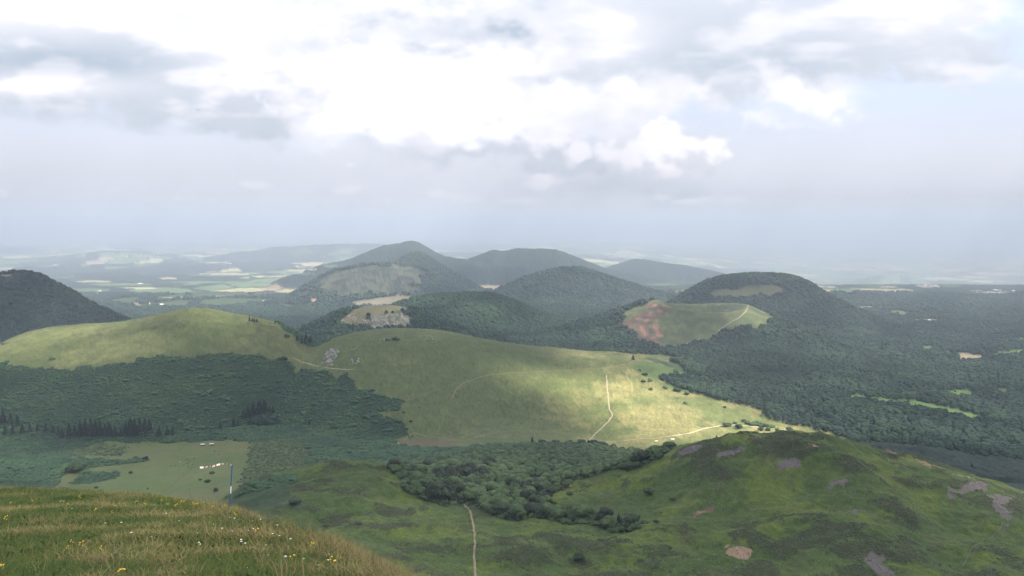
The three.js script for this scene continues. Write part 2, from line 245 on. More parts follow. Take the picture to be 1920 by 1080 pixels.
// right-hand forest clearings
cover('glade', [[1598, 742], [1650, 748], [1700, 752], [1722, 752], [1820, 775], [1850, 787], [1825, 790], [1745, 772], [1690, 762], [1640, 756], [1590, 750]], 1400);
cover('tan', [[1772, 661], [1806, 663], [1848, 669], [1838, 681], [1800, 679]], 1400, 0.5);
cover('tan', [[1862, 628], [1900, 630], [1890, 634], [1860, 633]], 1400, 0.5);
cover('glade', [[1845, 665], [1880, 660], [1920, 655], [1920, 665], [1860, 672]], 1400);
cover('glade', [[1900, 635], [1940, 632], [1940, 645], [1905, 642]], 1400);
for (const [x, y, w, h] of [[1615, 580, 20, 1.6], [1672, 585, 22, 1.7], [1640, 578, 50, 1.5], [1690, 590, 22, 3], [1600, 565, 25, 1.3], [1745, 585, 30, 1.5], [1740, 602, 45, 1.6], [1890, 568, 30, 1.5], [1670, 553, 28, 1.3], [1590, 545, 28, 1.8], [1640, 545, 25, 1.2], [1800, 740, 30, 5], [1880, 735, 14, 4], [1740, 655, 12, 4]]) cover(h < 2 && hash(x, y) > 0.35 ? 'tan' : 'glade', ell(x, y, w, h * 1.7), 1400, 0.4);
// left plain
for (const [k, x, y, w, h] of [['tan', 175, 529, 34, 2.4], ['tan', 315, 523, 18, 2.6], ['tan', 510, 541, 24, 3], ['tan', 505, 536, 28, 2], ['field', 470, 537, 40, 2.4], ['field', 300, 546, 60, 6], ['field', 230, 535, 60, 3], ['field', 390, 530, 90, 2], ['straw', 430, 514, 60, 1.5], ['field', 420, 517, 70, 2], ['straw', 255, 541, 40, 1.4], ['field', 440, 556, 60, 2.5], ['straw', 360, 558, 55, 1], ['tan', 275, 557, 8, 1.6], ['tan', 245, 572, 22, 3], ['tan', 330, 576, 30, 2.5], ['purple', 530, 552, 55, 4], ['field', 540, 575, 60, 3], ['tan', 200, 575, 18, 2], ['field', 170, 545, 40, 4], ['straw', 570, 507, 30, 1.2], ['field', 600, 500, 40, 2], ['field', 560, 515, 40, 1.5]]) cover(k, ell(x, y, w, h), 4300, 0.5);
// near hill: heather on the mounds, bare scree
const SCREE = [['scree', 1372, 849, 26, 6, -14], ['scree', 1481, 868, 20, 7, -8], ['scree', 1572, 906, 21, 5, -6], ['scree', 1294, 846, 22, 7, -12], ['scree_red', 1405, 822, 16, 3, 2], ['scree', 1606, 958, 14, 4, -16], ['scree', 1825, 914, 36, 7, -12], ['scree', 1790, 930, 22, 3.5, -24], ['scree', 1872, 938, 17, 13, 20], ['scree', 1880, 962, 15, 8, 60], ['scree', 1888, 972, 5, 18, 18], ['scree', 1878, 996, 3, 12, 30], ['scree_red', 1320, 959, 22, 6, -28], ['sand', 1385, 1032, 21, 15, -4], ['scree', 1652, 1068, 13, 30, -32], ['sand', 1530, 836, 14, 2.5, 14], ['brown', 1680, 851, 26, 1.3, 14], ['brown', 1725, 867, 30, 1.5, 18], ['brown', 1810, 893, 22, 1.2, 5]];
for (const [k, x, y, rx, ry, a] of SCREE) cover(k, ell(x, y, rx, ry, a), 430, 0.9);
function kindAt(x, z) {
  const D = -z, w = D < 1200 ? 5 : quant(D * 0.0045), n = fbm(x / (w * 4), z / (w * 4), 5) * w * 2.4, m = fbm(x / (w * 4) + 40, z / (w * 4) + 9, 5) * w * 2.4;
  let k = null;
  for (const c of COVER) if (inside(c, x + n * c.warp, z + m * c.warp)) k = c.kind;
  return k;
}
// ---------------------------------------------------------------- colour of the ground (what grows there, with some light and shade painted in)
const C = {
  forest: [0.012, 0.029, 0.022], forest2: [0.020, 0.043, 0.027], meadow: [0.125, 0.150, 0.050], dry: [0.225, 0.212, 0.085], green: [0.042, 0.080, 0.014], lime: [0.098, 0.140, 0.014], heather: [0.040, 0.053, 0.024], brownheath: [0.075, 0.075, 0.036],
  scree: [0.120, 0.106, 0.105], red: [0.145, 0.092, 0.068], sand: [0.29, 0.20, 0.145], tan: [0.34, 0.28, 0.18], straw: [0.40, 0.38, 0.20], field: [0.11, 0.175, 0.075], purple: [0.11, 0.08, 0.085], rock: [0.24, 0.225, 0.205],
};
function heath(x, z) {
  const a = fbm(x / 34, z / 34, 4), b = fbm(x / 7 + 30, z / 7, 3), c = noise(x / 1.6, z / 1.6), lime = sstep(-0.05, 0.32, fbm(x / 60 + 9, z / 60 + 4, 3) + b * 0.35);
  let col = mix3(C.green, C.lime, lime * 0.8);
  col = mix3(col, C.meadow, sstep(0.1, 0.45, fbm(x / 45 - 20, z / 45, 3)) * 0.35);
  const h = heatherAt(x, z); col = mix3(col, C.heather, h * 0.85); col = mix3(col, C.brownheath, sstep(0.18, 0.4, a - b * 0.4) * 0.5);
  const g = 1 + c * 0.4 + b * 0.45; return [col[0] * g, col[1] * g, col[2] * g];
}
function heatherAt(x, z) {
  let m = fbm(x / 38 + 11, z / 30 + 5, 5) * 1.6 - 0.10;
  for (const k of MOUNDS) if (k.h > 0) { const q = ((x - k.x) ** 2 + (z - k.z - k.r * 0.4) ** 2) / (k.r * k.r * 1.3); if (q < 4) m += 0.45 * Math.exp(-q); }
  for (const k of MOUNDS) if (k.h < 0) { const q = ((x - k.x) ** 2 + (z - k.z) ** 2) / (k.r * k.r * 1.6); if (q < 4) m -= 0.6 * Math.exp(-q); }
  return sstep(0.02, 0.3, m + noise(x / 4, z / 4) * 0.22);
}
function fieldsAt(x, z, east) {                                            // the far plain: woods, hedges, meadows and stubble
  const s = 420, wx = x + fbm(x / 900, z / 900, 2) * 260, wz = z + fbm(x / 900 + 50, z / 900, 2) * 260;
  const [id, d1, d2] = cell(wx / s, wz / (s * 1.4)), wood = fbm(x / 3200 + 3, z / 4200, 4) * 1.5 + (hash(Math.floor(id * 9999), 3) - 0.5) * 0.5 - (-z > 12000 ? 0.14 : 0) - east * 0.5;
  if (wood > -0.12 || d2 - d1 < 0.05) return [mix3(C.forest, C.forest2, clamp(0.5 + fbm(x / 130, z / 130, 2), 0, 1)), 1];
  const r = hash(Math.floor(id * 99991), 7);
  const bright = 1 + 0.3 * sstep(8000, 14000, -z), c = r < 0.42 ? C.field : r < 0.62 ? C.green : r < 0.8 ? C.straw : r < 0.93 ? C.tan : C.meadow, g = bright * (0.85 + 0.3 * hash(Math.floor(id * 77777), 1));  // far fields lightened with distance: sunlit look put into the colour
  return [[c[0] * g, c[1] * g, c[2] * g], 0];
}
let canopy = 0;                                                            // 1 where trees close over the ground
function groundColor(x, z, reg) {
  const D = -z, k = kindAt(x, z); canopy = 0;
  const fine = D < 900 ? noise(x / 1.3, z / 1.3) : D < 2600 ? noise(x / 3.5, z / 3.5) : noise(x / quant(D * 0.0016), z / quant(D * 0.0016)), mid = fbm(x / quant(D * 0.012 + 8), z / quant(D * 0.012 + 8), 3), big = fbm(x / 160 + 7, z / 160, 3);
  const put = (c, a = 0.16, b = 0.3) => { const g = 1 + fine * a + mid * b; return [c[0] * g, c[1] * g, c[2] * g]; };
  if (reg === -2 && D < 300) {
    const p = fbm(x / 2.2, z / 2.2, 3), q = fbm(x / 6 + 4, z / 6, 2);
    return put(mix3([0.085, 0.115, 0.03], [0.15, 0.125, 0.06], sstep(-0.1, 0.35, p + q * 0.6)), 0.2, 0.2);
  }
  switch (k) {
    case 'meadow': { const dry = sstep(-0.1, 0.4, big + fbm(x / 30, z / 60, 3) * 0.6 + lerp(-0.2, 0.25, sstep(0, 260, x))), tuss = sstep(0.12, 0.4, fbm(x / 22 + 5, z / 22, 4) + big * 0.4 - 0.3 * sstep(60, 260, x)); return put(mix3(mix3(mix3(C.meadow, C.green, 0.3), C.dry, dry * (0.35 + 0.5 * sstep(-50, 250, x))), [0.07, 0.095, 0.035], tuss * 0.75), 0.6, 0.4); }
    case 'suchetgrass': { const y = sstep(-0.2, 0.4, big + mid * 0.5); return put(mix3(mix3(C.meadow, C.green, 0.25), C.dry, y * 0.32), 0.55, 0.45); }
    case 'brightgreen': return put([0.105, 0.165, 0.045]);
    case 'pasture': return put(mix3([0.110, 0.160, 0.048], [0.145, 0.165, 0.058], sstep(-0.2, 0.3, big)), 0.12, 0.2);
    case 'roughfern': return put(mix3([0.12, 0.15, 0.055], [0.04, 0.075, 0.028], sstep(-0.1, 0.25, noise(x / 6, z / 6) + fine * 0.4)));
    case 'fern': canopy = 0.4; return put(mix3([0.030, 0.060, 0.024], [0.055, 0.095, 0.034], sstep(0.1, 0.5, big + mid * 0.5)), 0.3, 0.3);
    case 'bare': return put(C.brownheath.map((v, i) => v * [1.9, 1.5, 1.7][i]));
    case 'wood': canopy = 0.3; return put([0.022, 0.042, 0.016]);
    case 'pariougrass': if (Math.hypot(x - PAR.x, z - PAR.z) < PAR.R - 12 && noise(x / 16, z / 16) > -0.15) return put([0.045, 0.068, 0.030], 0.4, 0.4); return put(mix3([0.085, 0.115, 0.045], [0.13, 0.14, 0.062], sstep(-0.1, 0.3, mid)), 0.3, 0.35);  // darker vegetation in the crater bowl, with its shading put into the colour
    case 'scree_red': { const n = fbm(x / 22, z / 34 + 4, 4), t = sstep(0.14, 0.26, n + fine * 0.2 + mid * 0.3); return put(mix3(mix3(C.red, [0.27, 0.16, 0.12], sstep(-0.1, -0.35, n)), [0.05, 0.075, 0.035], t), 0.45, 0.5); }
    case 'scree': return put(C.scree, 0.1, 0.12);
    case 'brown': return put([0.20, 0.15, 0.09]);
    case 'sand': return put(C.sand, 0.12, 0.2);
    case 'clearing': return put([0.13, 0.135, 0.06], 0.3, 0.4);
    case 'rockytop': return put(mix3([0.165, 0.15, 0.085], [0.09, 0.12, 0.05], sstep(0.05, 0.4, mid + fine * 0.4)));
    case 'rockface': return put(mix3(C.rock, [0.04, 0.06, 0.03], sstep(-0.25, 0.15, fine * 0.6 + mid)));
    case 'tan': return put(C.tan, 0.06, 0.15);
    case 'stubble': return put([0.20, 0.185, 0.125], 0.08, 0.15);
    case 'straw': return put(C.straw, 0.06, 0.1);
    case 'field': return put(C.field, 0.08, 0.15);
    case 'purple': return put(C.purple, 0.06, 0.1);
    case 'olive': { const t = sstep(-0.12, 0.22, mid * 1.3 + fine * 0.4 + big * 0.4); if (t > 0.5) canopy = 0.6; return put(mix3([0.085, 0.092, 0.052], C.forest, t)); }
    case 'glade': return put([0.12, 0.21, 0.06], 0.1, 0.2);
    case 'forest': canopy = 1; return put(mix3(C.forest, C.forest2, 0.5));
  }
  if (D < 1000 && (reg >= 0 ? HILLS[reg].key === 'near' || HILLS[reg].key === 'knoll' : D < 820)) return heath(x, z);
  const key = reg >= 0 ? HILLS[reg].key : '';
  if (key === 'suchet' || key === 'clierzou' || (D < 1500 && x < 0)) { canopy = 0.4; return put(mix3([0.028, 0.058, 0.024], [0.055, 0.095, 0.034], sstep(0.05, 0.5, big + mid * 0.6)), 0.3, 0.3); }
  if (key === 'green') { canopy = 0.8; return put(mix3(C.forest2, [0.075, 0.12, 0.045], sstep(-0.1, 0.4, big + mid)), 0.3, 0.3); }
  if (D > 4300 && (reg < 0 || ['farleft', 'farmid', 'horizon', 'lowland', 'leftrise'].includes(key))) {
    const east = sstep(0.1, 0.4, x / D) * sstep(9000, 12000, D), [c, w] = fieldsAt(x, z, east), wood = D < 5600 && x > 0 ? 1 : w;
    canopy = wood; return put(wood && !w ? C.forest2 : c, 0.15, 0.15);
  }
  canopy = 1;
  const t = sstep(-0.15, 0.5, mid + fbm(x / 300 + 70, z / 300, 3) + fine * 0.2);
  return put(mix3(C.forest, C.forest2, t * (D < 3000 ? 1 : 0.6)), 0.3, 0.25);
}
function relief(x, z, reg, can) {
  const D = -z;
  if (reg === -2 || D < 380) return 0;
  if (D < 1000) return (fbm(x / 6, z / 6, 3) * 0.9 + heatherAt(x, z) * 0.5) * (1 - 0.5 * can);
  const s = Math.max(8, quant(D * 0.0022));
  if (can > 0.5) { const [, d1] = cell(x / s, z / s); return can * (1 - d1 * d1) * Math.min(s * 0.8, 14) + fbm(x / (s * 6), z / (s * 6), 2) * s * 0.6; }
  return fbm(x / 14, z / 14, 3) * 0.9;
}
const groundY = (x, z) => { const y = H0(x, z), r = region; groundColor(x, z, r); return y + relief(x, z, r, canopy); };

// ---------------------------------------------------------------- naming
const used = new Map();
function numbered(name) { const n = used.get(name) ?? 0; used.set(name, n + 1); return n ? `${name}_${String(n).padStart(3, '0')}` : name; }
function tag(o, label, category, group, kind) { o.userData = { label }; if (category) o.userData.category = category; if (group) o.userData.group = group; if (kind) o.userData.kind = kind; return o; }
function shade(o) { o.traverse((m) => { if (m.isMesh) { m.castShadow = true; m.receiveShadow = true; } }); return o; }
function add(o) { o.name = numbered(o.name); scene.add(shade(o)); return o; }
const part = (name, geo, mat, parent) => { const m = new THREE.Mesh(geo, mat); m.name = name; parent.add(m); return m; };
const group = (name, x, y, z, turn = 0) => { const g = new THREE.Group(); g.name = name; g.position.set(x, y, z); g.rotation.y = turn; return g; };
function copyOf(proto, name, x, y, z, turn, sx, sy, label, category, grp) {
  const c = proto.clone(); c.name = name; c.position.set(x, y, z); c.rotation.y = turn; c.scale.set(sx, sy, sx); tag(c, label, category, grp); return add(c);
}
const std = (r, g, b, rough = 0.95, extra = {}) => { const m = new THREE.MeshStandardMaterial({ roughness: rough, ...extra }); m.color.setRGB(r, g, b); return m; };

// ---------------------------------------------------------------- ground sheets
function grainTexture() {
  const n = 256, d = new Uint8Array(n * n * 4);
  for (let j = 0; j < n; j++) for (let i = 0; i < n; i++) {
    const w = (a) => a, t = (s, o) => { const x = i / n * s, y = j / n * s; const f = (p, q) => noise(p + o, q + o * 2); const u = i / n, v = j / n; return lerp(lerp(f(x, y), f(x - s, y), u), lerp(f(x, y - s), f(x - s, y - s), u), v); };
    const g = clamp(205 + 55 * t(16, 0) + 55 * t(48, 9) + 30 * (hash(i, j) - 0.5), 110, 255);
    d.set([g, g, w(g), 255], (j * n + i) * 4);
  }
  const x = new THREE.DataTexture(d, n, n); x.wrapS = x.wrapT = THREE.RepeatWrapping; x.magFilter = THREE.LinearFilter; x.colorSpace = THREE.SRGBColorSpace; x.needsUpdate = true; return x;
}
const grain = grainTexture();
const groundMat = new THREE.MeshStandardMaterial({ vertexColors: true, roughness: 1, map: grain, bumpMap: grain, bumpScale: 0.12 });
groundMat.color.setRGB(1.5, 1.5, 1.5);
(function land() {
  const rings = []; for (let r = 1.5; r < 75000;) { rings.push(r); r *= r < 70 ? 1.008 : r < 420 ? 1.04 : r < 900 ? 1.0032 : r < 3200 ? 1.0042 : r < 9500 ? 1.0065 : 1.016; }
  const cols = []; for (let a = -86; a <= 86;) { cols.push(a * Math.PI / 180); a += Math.abs(a + 1e-9) < 34 ? 0.08 : 2; }
  const nr = rings.length, nc = cols.length, pos = new Float32Array(nr * nc * 3), col = new Float32Array(nr * nc * 3), reg = new Int8Array(nr * nc), uv = new Float32Array(nr * nc * 2);
  for (let i = 0; i < nr; i++) for (let j = 0; j < nc; j++) {
    const r = rings[i], x = r * Math.sin(cols[j]), z = -r * Math.cos(cols[j]), o = i * nc + j, y = H0(x, z), g = region, c = groundColor(x, z, g);
    pos.set([x, y + relief(x, z, g, canopy), z], o * 3); col.set([Math.max(c[0], 0.004), Math.max(c[1], 0.004), Math.max(c[2], 0.004)], o * 3);
    uv.set([x / 12, z / 12], o * 2);
    reg[o] = g === -2 || r < 300 ? 100 : g >= 0 ? g : r < 1000 ? 101 : r < 2500 ? 102 : x / r < 0.1 ? 103 : 104;
  }
  const index = new Uint32Array((nr - 1) * (nc - 1) * 6); let q = 0;
  for (let i = 0; i + 1 < nr; i++) for (let j = 0; j + 1 < nc; j++) { const a = i * nc + j, b = a + 1, c = a + nc, d = c + 1; index.set([a, b, c, b, d, c], q); q += 6; }
  const whole = new THREE.BufferGeometry(); whole.setAttribute('position', new THREE.BufferAttribute(pos, 3)); whole.setIndex(new THREE.BufferAttribute(index, 1)); whole.computeVertexNormals();
  const nor = whole.attributes.normal.array, lists = new Map();
  for (let t = 0; t < index.length; t += 3) { const k = reg[index[t]]; if (!lists.has(k)) lists.set(k, []); lists.get(k).push(index[t], index[t + 1], index[t + 2]); }
  const NAMES = { 100: ['ground', 'grassy summit slope in the foreground with flowers'], 101: ['ground', 'grass and heather saddle below the near hill'], 102: ['valley', 'flat valley floor of meadow and wood below the summit'], 103: ['plain', 'wooded plain with fields stretching to the left horizon'], 104: ['plain', 'wooded plain on the right with the pale lowland beyond'] };
  for (const [k, list] of [...lists].sort((a, b) => a[0] - b[0])) {
    const map = new Map(), idx = new Uint32Array(list.length), P = [], N = [], K = [], U = [];
    list.forEach((v, i) => { let m = map.get(v); if (m === undefined) { m = map.size; map.set(v, m); P.push(pos[v * 3], pos[v * 3 + 1], pos[v * 3 + 2]); N.push(nor[v * 3], nor[v * 3 + 1], nor[v * 3 + 2]); K.push(col[v * 3], col[v * 3 + 1], col[v * 3 + 2]); U.push(uv[v * 2], uv[v * 2 + 1]); } idx[i] = m; });
    const g = new THREE.BufferGeometry();
    g.setAttribute('position', new THREE.Float32BufferAttribute(P, 3)); g.setAttribute('normal', new THREE.Float32BufferAttribute(N, 3)); g.setAttribute('color', new THREE.Float32BufferAttribute(K, 3)); g.setAttribute('uv', new THREE.Float32BufferAttribute(U, 2)); g.setIndex(new THREE.BufferAttribute(idx, 1));
    const m = new THREE.Mesh(g, groundMat); [m.name] = NAMES[k] ?? [HILLS[k].name];
    tag(m, (NAMES[k] ?? [0, HILLS[k].label])[1], null, null, 'structure'); add(m);
  }
  console.log('ground', nr, nc, q / 3);
})();

// ---------------------------------------------------------------- unseen cloud sheet above the frame, shaped to dim the sun by area, with gaps
const GAPS = [
  [[935, 703], [985, 696], [1060, 702], [1140, 706], [1230, 714], [1330, 742], [1440, 785], [1600, 824], [1480, 838], [1260, 840], [1180, 836], [1245, 812], [1225, 795], [1165, 783], [1120, 775], [1100, 752], [1030, 728]],
  [[-60, 700], [0, 655], [70, 622], [165, 611], [280, 596], [330, 586], [300, 598], [190, 616], [120, 632], [70, 652], [20, 675]],
  [[190, 645], [240, 640], [275, 650], [250, 662], [200, 662]],
  [[1160, 592], [1200, 574], [1215, 575], [1190, 588], [1170, 598]],
];
// share of sun the unseen cloud blocks, set area by area (x, distance)
function cloudDimming(x, D) {
  const g = (cx, cd, rx, rd) => Math.exp(-(((x - cx) / rx) ** 2) - ((D - cd) / rd) ** 2);
  let c = 0.62 + 0.24 * (1 - sstep(1150, 1500, D)) - 0.1 * (1 - sstep(700, 950, D)) + 0.16 * g(-800, 1800, 500, 250) - 0.30 * sstep(4000, 5000, D) * (1 - sstep(-900, -300, x)) - 0.14 * sstep(3700, 4600, D) + 0.14 * g(-1800, 2950, 700, 600) + 0.22 * g(-450, 1500, 420, 260) + 0.30 * g(-120, 1660, 260, 300) + 0.26 * g(-150, 1950, 500, 140) + 0.1 * g(1150, 3900, 600, 400);
  c += fbm(x / 900 + 4, D / 900, 3) * 0.22; c *= 1 - sstep(7200, 8200, D);
  return clamp(c, 0, 0.97);
}
(function clouds() {
  const gaps = GAPS.map((g) => { const pts = g.map(([a, b]) => hit(a, b, 1200)).filter(Boolean); return pts.map(([x, z]) => { const y = H0(x, z), k = (CLOUD_H - y) / SUN.y; return [x + SUN.x * k, z + SUN.z * k]; }); });
  const box = gaps.map((pts) => ({ pts, x0: Math.min(...pts.map((p) => p[0])), x1: Math.max(...pts.map((p) => p[0])), z0: Math.min(...pts.map((p) => p[1])), z1: Math.max(...pts.map((p) => p[1])) }));
  const s = 36, X0 = -2900, X1 = 6600, Z0 = -6300, Z1 = 2600, nx = Math.round((X1 - X0) / s), nz = Math.round((Z1 - Z0) / s);
  const solid = new Uint8Array(nx * nz), depth = new Float32Array((nx + 1) * (nz + 1));
  for (let j = 0; j < nz; j++) for (let i = 0; i < nx; i++) {
    const x = X0 + (i + 0.5) * s, z = Z0 + (j + 0.5) * s, wx = x + fbm(x / 130, z / 130, 3) * 70, wz = z + fbm(x / 130 + 30, z / 130, 3) * 70;
    const rim = Math.min(x - X0, X1 - x, z - Z0, Z1 - z) + fbm(x / 500, z / 500, 4) * 400, c = cloudDimming(x - SUN.x * 2760, SUN.z * 2760 - z);
    solid[j * nx + i] = rim > 150 && hash(i + 11, j * 3 + 5) < c && !box.some((b) => inside(b, wx, wz)) ? 1 : 0;
  }
  const S = (i, j) => i < 0 || j < 0 || i >= nx || j >= nz ? 0 : solid[j * nx + i];
  for (let j = 0; j <= nz; j++) for (let i = 0; i <= nx; i++) { let a = 0, n = 0; for (let v = -3; v < 3; v++) for (let u = -3; u < 3; u++) { a += S(i + u, j + v); n++; } const full = S(i - 1, j - 1) && S(i, j - 1) && S(i - 1, j) && S(i, j); depth[j * (nx + 1) + i] = full ? Math.max(0.05, (a / n - 0.3) / 0.7) : 0; }
  const P = [], idx = [], id = new Int32Array((nx + 1) * (nz + 1) * 2).fill(-1);
  const vert = (i, j, top) => {
    const k = (j * (nx + 1) + i) * 2 + top; if (id[k] >= 0) return id[k];
    const x = X0 + i * s, z = Z0 + j * s, t = depth[k >> 1], jx = (hash(i, j) - 0.5) * s * 0.5, jz = (hash(i + 9, j + 3) - 0.5) * s * 0.5;
    P.push(x + jx, CLOUD_H + (top ? 3 + t * (90 + 260 * Math.max(0, fbm(x / 520, z / 520, 4) + 0.35)) : -t * (12 + 45 * Math.abs(fbm(x / 300, z / 300, 3)))), z + jz); return (id[k] = P.length / 3 - 1);
  };
  for (let j = 0; j < nz; j++) for (let i = 0; i < nx; i++) if (S(i, j)) for (const t of [0, 1]) { const a = vert(i, j, t), b = vert(i + 1, j, t), c = vert(i, j + 1, t), d = vert(i + 1, j + 1, t); t ? idx.push(a, c, b, b, c, d) : idx.push(a, b, c, b, d, c); }
  const g = new THREE.BufferGeometry(); g.setAttribute('position', new THREE.Float32BufferAttribute(P, 3)); g.setIndex(idx); g.computeVertexNormals();
  const m = new THREE.MeshPhysicalMaterial({ roughness: 1, transmission: 0.52, thickness: 0, specularIntensity: 0 }); m.color.setRGB(0.96, 0.96, 0.97);
  add(tag(Object.assign(new THREE.Mesh(g, m), { name: 'cloud' }), 'broad grey cloud layer high over the hills with gaps letting sun through', 'cloud', null, 'structure'));
})();

// ---------------------------------------------------------------- sky
(function sky() {
  const W = 4096, Hh = 2048, data = new Float32Array(W * Hh * 4), T = Math.tan;
  const g2 = (x, y, cx, cy, rx, ry) => Math.exp(-(((x - cx) / rx) ** 2) - ((y - cy) / ry) ** 2);
  const box = (x, y, x0, x1, y0, y1, sx, sy) => sstep(x0 - sx, x0 + sx, x) * (1 - sstep(x1 - sx, x1 + sx, x)) * sstep(y0 - sy, y0 + sy, y) * (1 - sstep(y1 - sy, y1 + sy, y));
  const cum = [[500, 354, 44, 12], [650, 358, 46, 17], [725, 377, 34, 9], [853, 370, 44, 12], [1015, 345, 40, 24], [975, 380, 50, 10], [372, 374, 44, 9], [8, 362, 18, 9], [225, 357, 26, 5], [1390, 378, 20, 9], [1290, 376, 60, 10], [670, 314, 14, 6], [450, 332, 12, 4]];
  const puff = [[1300, 285, 70, 48], [1240, 270, 60, 46], [1170, 290, 50, 34], [1090, 290, 34, 22], [1330, 300, 44, 36], [1255, 315, 34, 24]];
  for (let row = Hh / 2 - 40; row < Hh; row++) {
    const el = ((row + 0.5) / Hh - 0.5) * Math.PI, y = Math.sin(el), ce = Math.cos(el);
    for (let c = 0; c < W; c++) {
      const ro = ((c + 0.5) / W - 0.5) * 2 * Math.PI, x = Math.cos(ro) * ce, z = Math.sin(ro) * ce, az = Math.atan2(x, -z);
      // angular coordinates with the scale of the photograph (F pixels for each radian)
      const X = 960 + F * clamp(T(clamp(az, -1.25, 1.25)), -3, 3), Y = 425 - F * Math.tan(Math.min(el, 1.3)) * 1.0 / Math.max(0.35, Math.cos(clamp(az, -1.2, 1.2)));
      const front = 1 - sstep(0.62, 0.95, Math.abs(az)) , low = sstep(-250, 60, Y);
      const blue = clamp(1 - (Y + 100) / 520, 0, 1);
      // clear hazy air
      let col = mix3([0.63, 0.665, 0.765], [0.60, 0.715, 0.90], sstep(0.02, 0.22, el) * 0.85);
      col = mix3(col, [0.74, 0.75, 0.82], 1 - sstep(0.02, 0.17, el));
      const hor = sstep(0.012, 0.12, el), q = 1 / (y + 0.10);
      // broken cloud sheet everywhere, seen in perspective
      const sx = x * q * 1.15, sz = z * q * 1.15, sheet = fbm(sx + 5, sz + 2, 5), wob = fbm(X / 150, Y / 90, 5), fin = fbm(X / 60 + 4, Y / 40, 4), bil = Math.abs(fbm(X / 95 + 20, Y / 70, 4));
      let dens = sstep(-0.12, 0.22, sheet + 0.10) * hor * (1 - front * low), white = 0.62 + 0.5 * sstep(-0.2, 0.35, fbm(sx * 1.8 + 40, sz * 1.8, 4));
      if (front > 0 && low > 0) {
        const w = front * low, fi2 = fbm(X / 22 + 7, Y / 17, 3), XX = X + wob * 130 + fin * 60 + fi2 * 16, YY = Y + wob * 56 + fin * 40 + fi2 * 12;
        let puffs = 0, d = 0, b = 0, bs = 1e-4; const lay = (m, bright) => { d = 1 - (1 - d) * (1 - clamp(m, 0, 1)); b += clamp(m, 0, 1) * bright; bs += clamp(m, 0, 1); };
        lay(box(XX, YY, 560, 1060, -200, 258, 90, 44) * 1.3, 1.16 - 0.30 * sstep(0.0, 0.45, fbm(X / 150 + 60, Y / 60, 5)) - 0.26 * g2(XX, YY, 830, 75, 150, 46) - 0.26 * g2(XX, YY, 520, 110, 46, 60) - 0.2 * g2(XX, YY, 912, 208, 34, 18) + 0.12 * g2(X, Y, 700, 190, 140, 90) - 0.34 * g2(XX, YY, 960, 40, 240, 60) - 0.2 * g2(XX, YY, 1000, 150, 120, 30));
        lay(box(XX, YY, -400, 600, -120, 195 + 0.13 * Math.min(Math.max(XX, -100), 420), 90, 30) * 1.2, 0.61 + 0.24 * sstep(-0.1, 0.3, fbm(X / 170 + 9, Y / 55 + 3, 4)) + 0.3 * g2(X, Y, 60, 165, 220, 22) + 0.42 * g2(X, Y, 90, 10, 260, 60) + 0.35 * g2(X, Y, 470, 60, 130, 90) - 0.16 * g2(X, Y, 130, 125, 200, 36));
        lay(box(XX, YY, 1010, 1840, -200, 150 + 50 * g2(X, Y, 1350, 150, 130, 200), 60, 26) * 1.2, 0.66 + 0.2 * sstep(-0.1, 0.3, fbm(X / 190 + 3, Y / 60 + 13, 4)) + 0.22 * g2(X, Y, 1150, 70, 70, 50) + 0.2 * g2(X, Y, 1750, 30, 200, 50) - 0.12 * g2(X, Y, 1400, 130, 180, 40));
        lay(box(XX, YY, 960, 1250, 150, 262, 60, 30) * 0.95, 0.98 + 0.2 * fin);
        lay(g2(XX, YY, 1500, 178, 70, 26) * 1.2, 1.08); lay(g2(XX, YY, 1310, 172, 36, 20), 1.05); lay(g2(XX, YY, 1440, 236, 60, 10) * 0.7, 0.98);
        lay(box(XX, YY, 780, 1120, 278, 312, 70, 18) * 1.1, 0.60); lay(g2(XX, YY, 1150, 345, 150, 32) * 0.9, 0.66); lay(g2(XX, YY, 1120, 232, 120, 30) * 0.6, 0.74); lay(g2(XX, YY, 1250, 350, 90, 16) * 0.5, 0.74); lay(box(XX, YY, 600, 1050, 285, 330, 80, 20) * 0.45, 0.86);
        let pf = 0; for (const [cx, cy, rx, ry] of puff) { const e = ((X + fin * 34 - cx) / rx) ** 2 + ((Y + fin * 28 - cy) / ry) ** 2; pf = Math.max(pf, 1 - sstep(0.55, 1.3, e + bil * 0.9)); }
        if (pf > 0) { d = Math.max(d, pf); const sh = 1.12 - 0.30 * sstep(0.06, 0.36, bil) - 0.22 * sstep(300, 345, Y) - 0.16 * sstep(1290, 1120, X); b = lerp(b, sh * bs, pf); }
        let cm = 0; for (const [cx, cy, rx, ry] of cum) { const e = ((X + fin * 60 - cx) / rx) ** 2 + ((Y + fin * 16 - cy) / (Y > cy ? ry * 0.55 : ry)) ** 2; cm = Math.max(cm, (1 - sstep(0.1, 1.5, e + bil * 1.8)) * 0.5); }
        if (cm > 0) { d = Math.max(d, cm); b = lerp(b, 1.04 * bs, cm); puffs = cm; }
        for (const [cx, cy, rx, ry] of [[233, 50, 26, 22], [482, 185, 12, 8], [690, 92, 12, 10]]) { const e = g2(XX, YY, cx, cy, rx, ry); b += e * 0.2 * bs; }
        dens = lerp(dens, d, w); white = lerp(white, b / bs, d > 0.001 ? w : 0); white = lerp(white, 1.03, sstep(0.02, 0.3, puffs) * w);
      }
      dens = clamp(dens, 0, 1); white = clamp(white + fin * 0.05, 0.5, 1.3);
      const cw = white > 0.95 ? mix3([0.83, 0.82, 0.87], [1.15, 1.13, 1.15], (white - 0.95) / 0.35) : mix3([0.475, 0.53, 0.61], [0.83, 0.82, 0.87], (white - 0.55) / 0.40);
      col = mix3(col, cw, dens * 0.96 * sstep(-0.01, 0.05, el + 0.02));
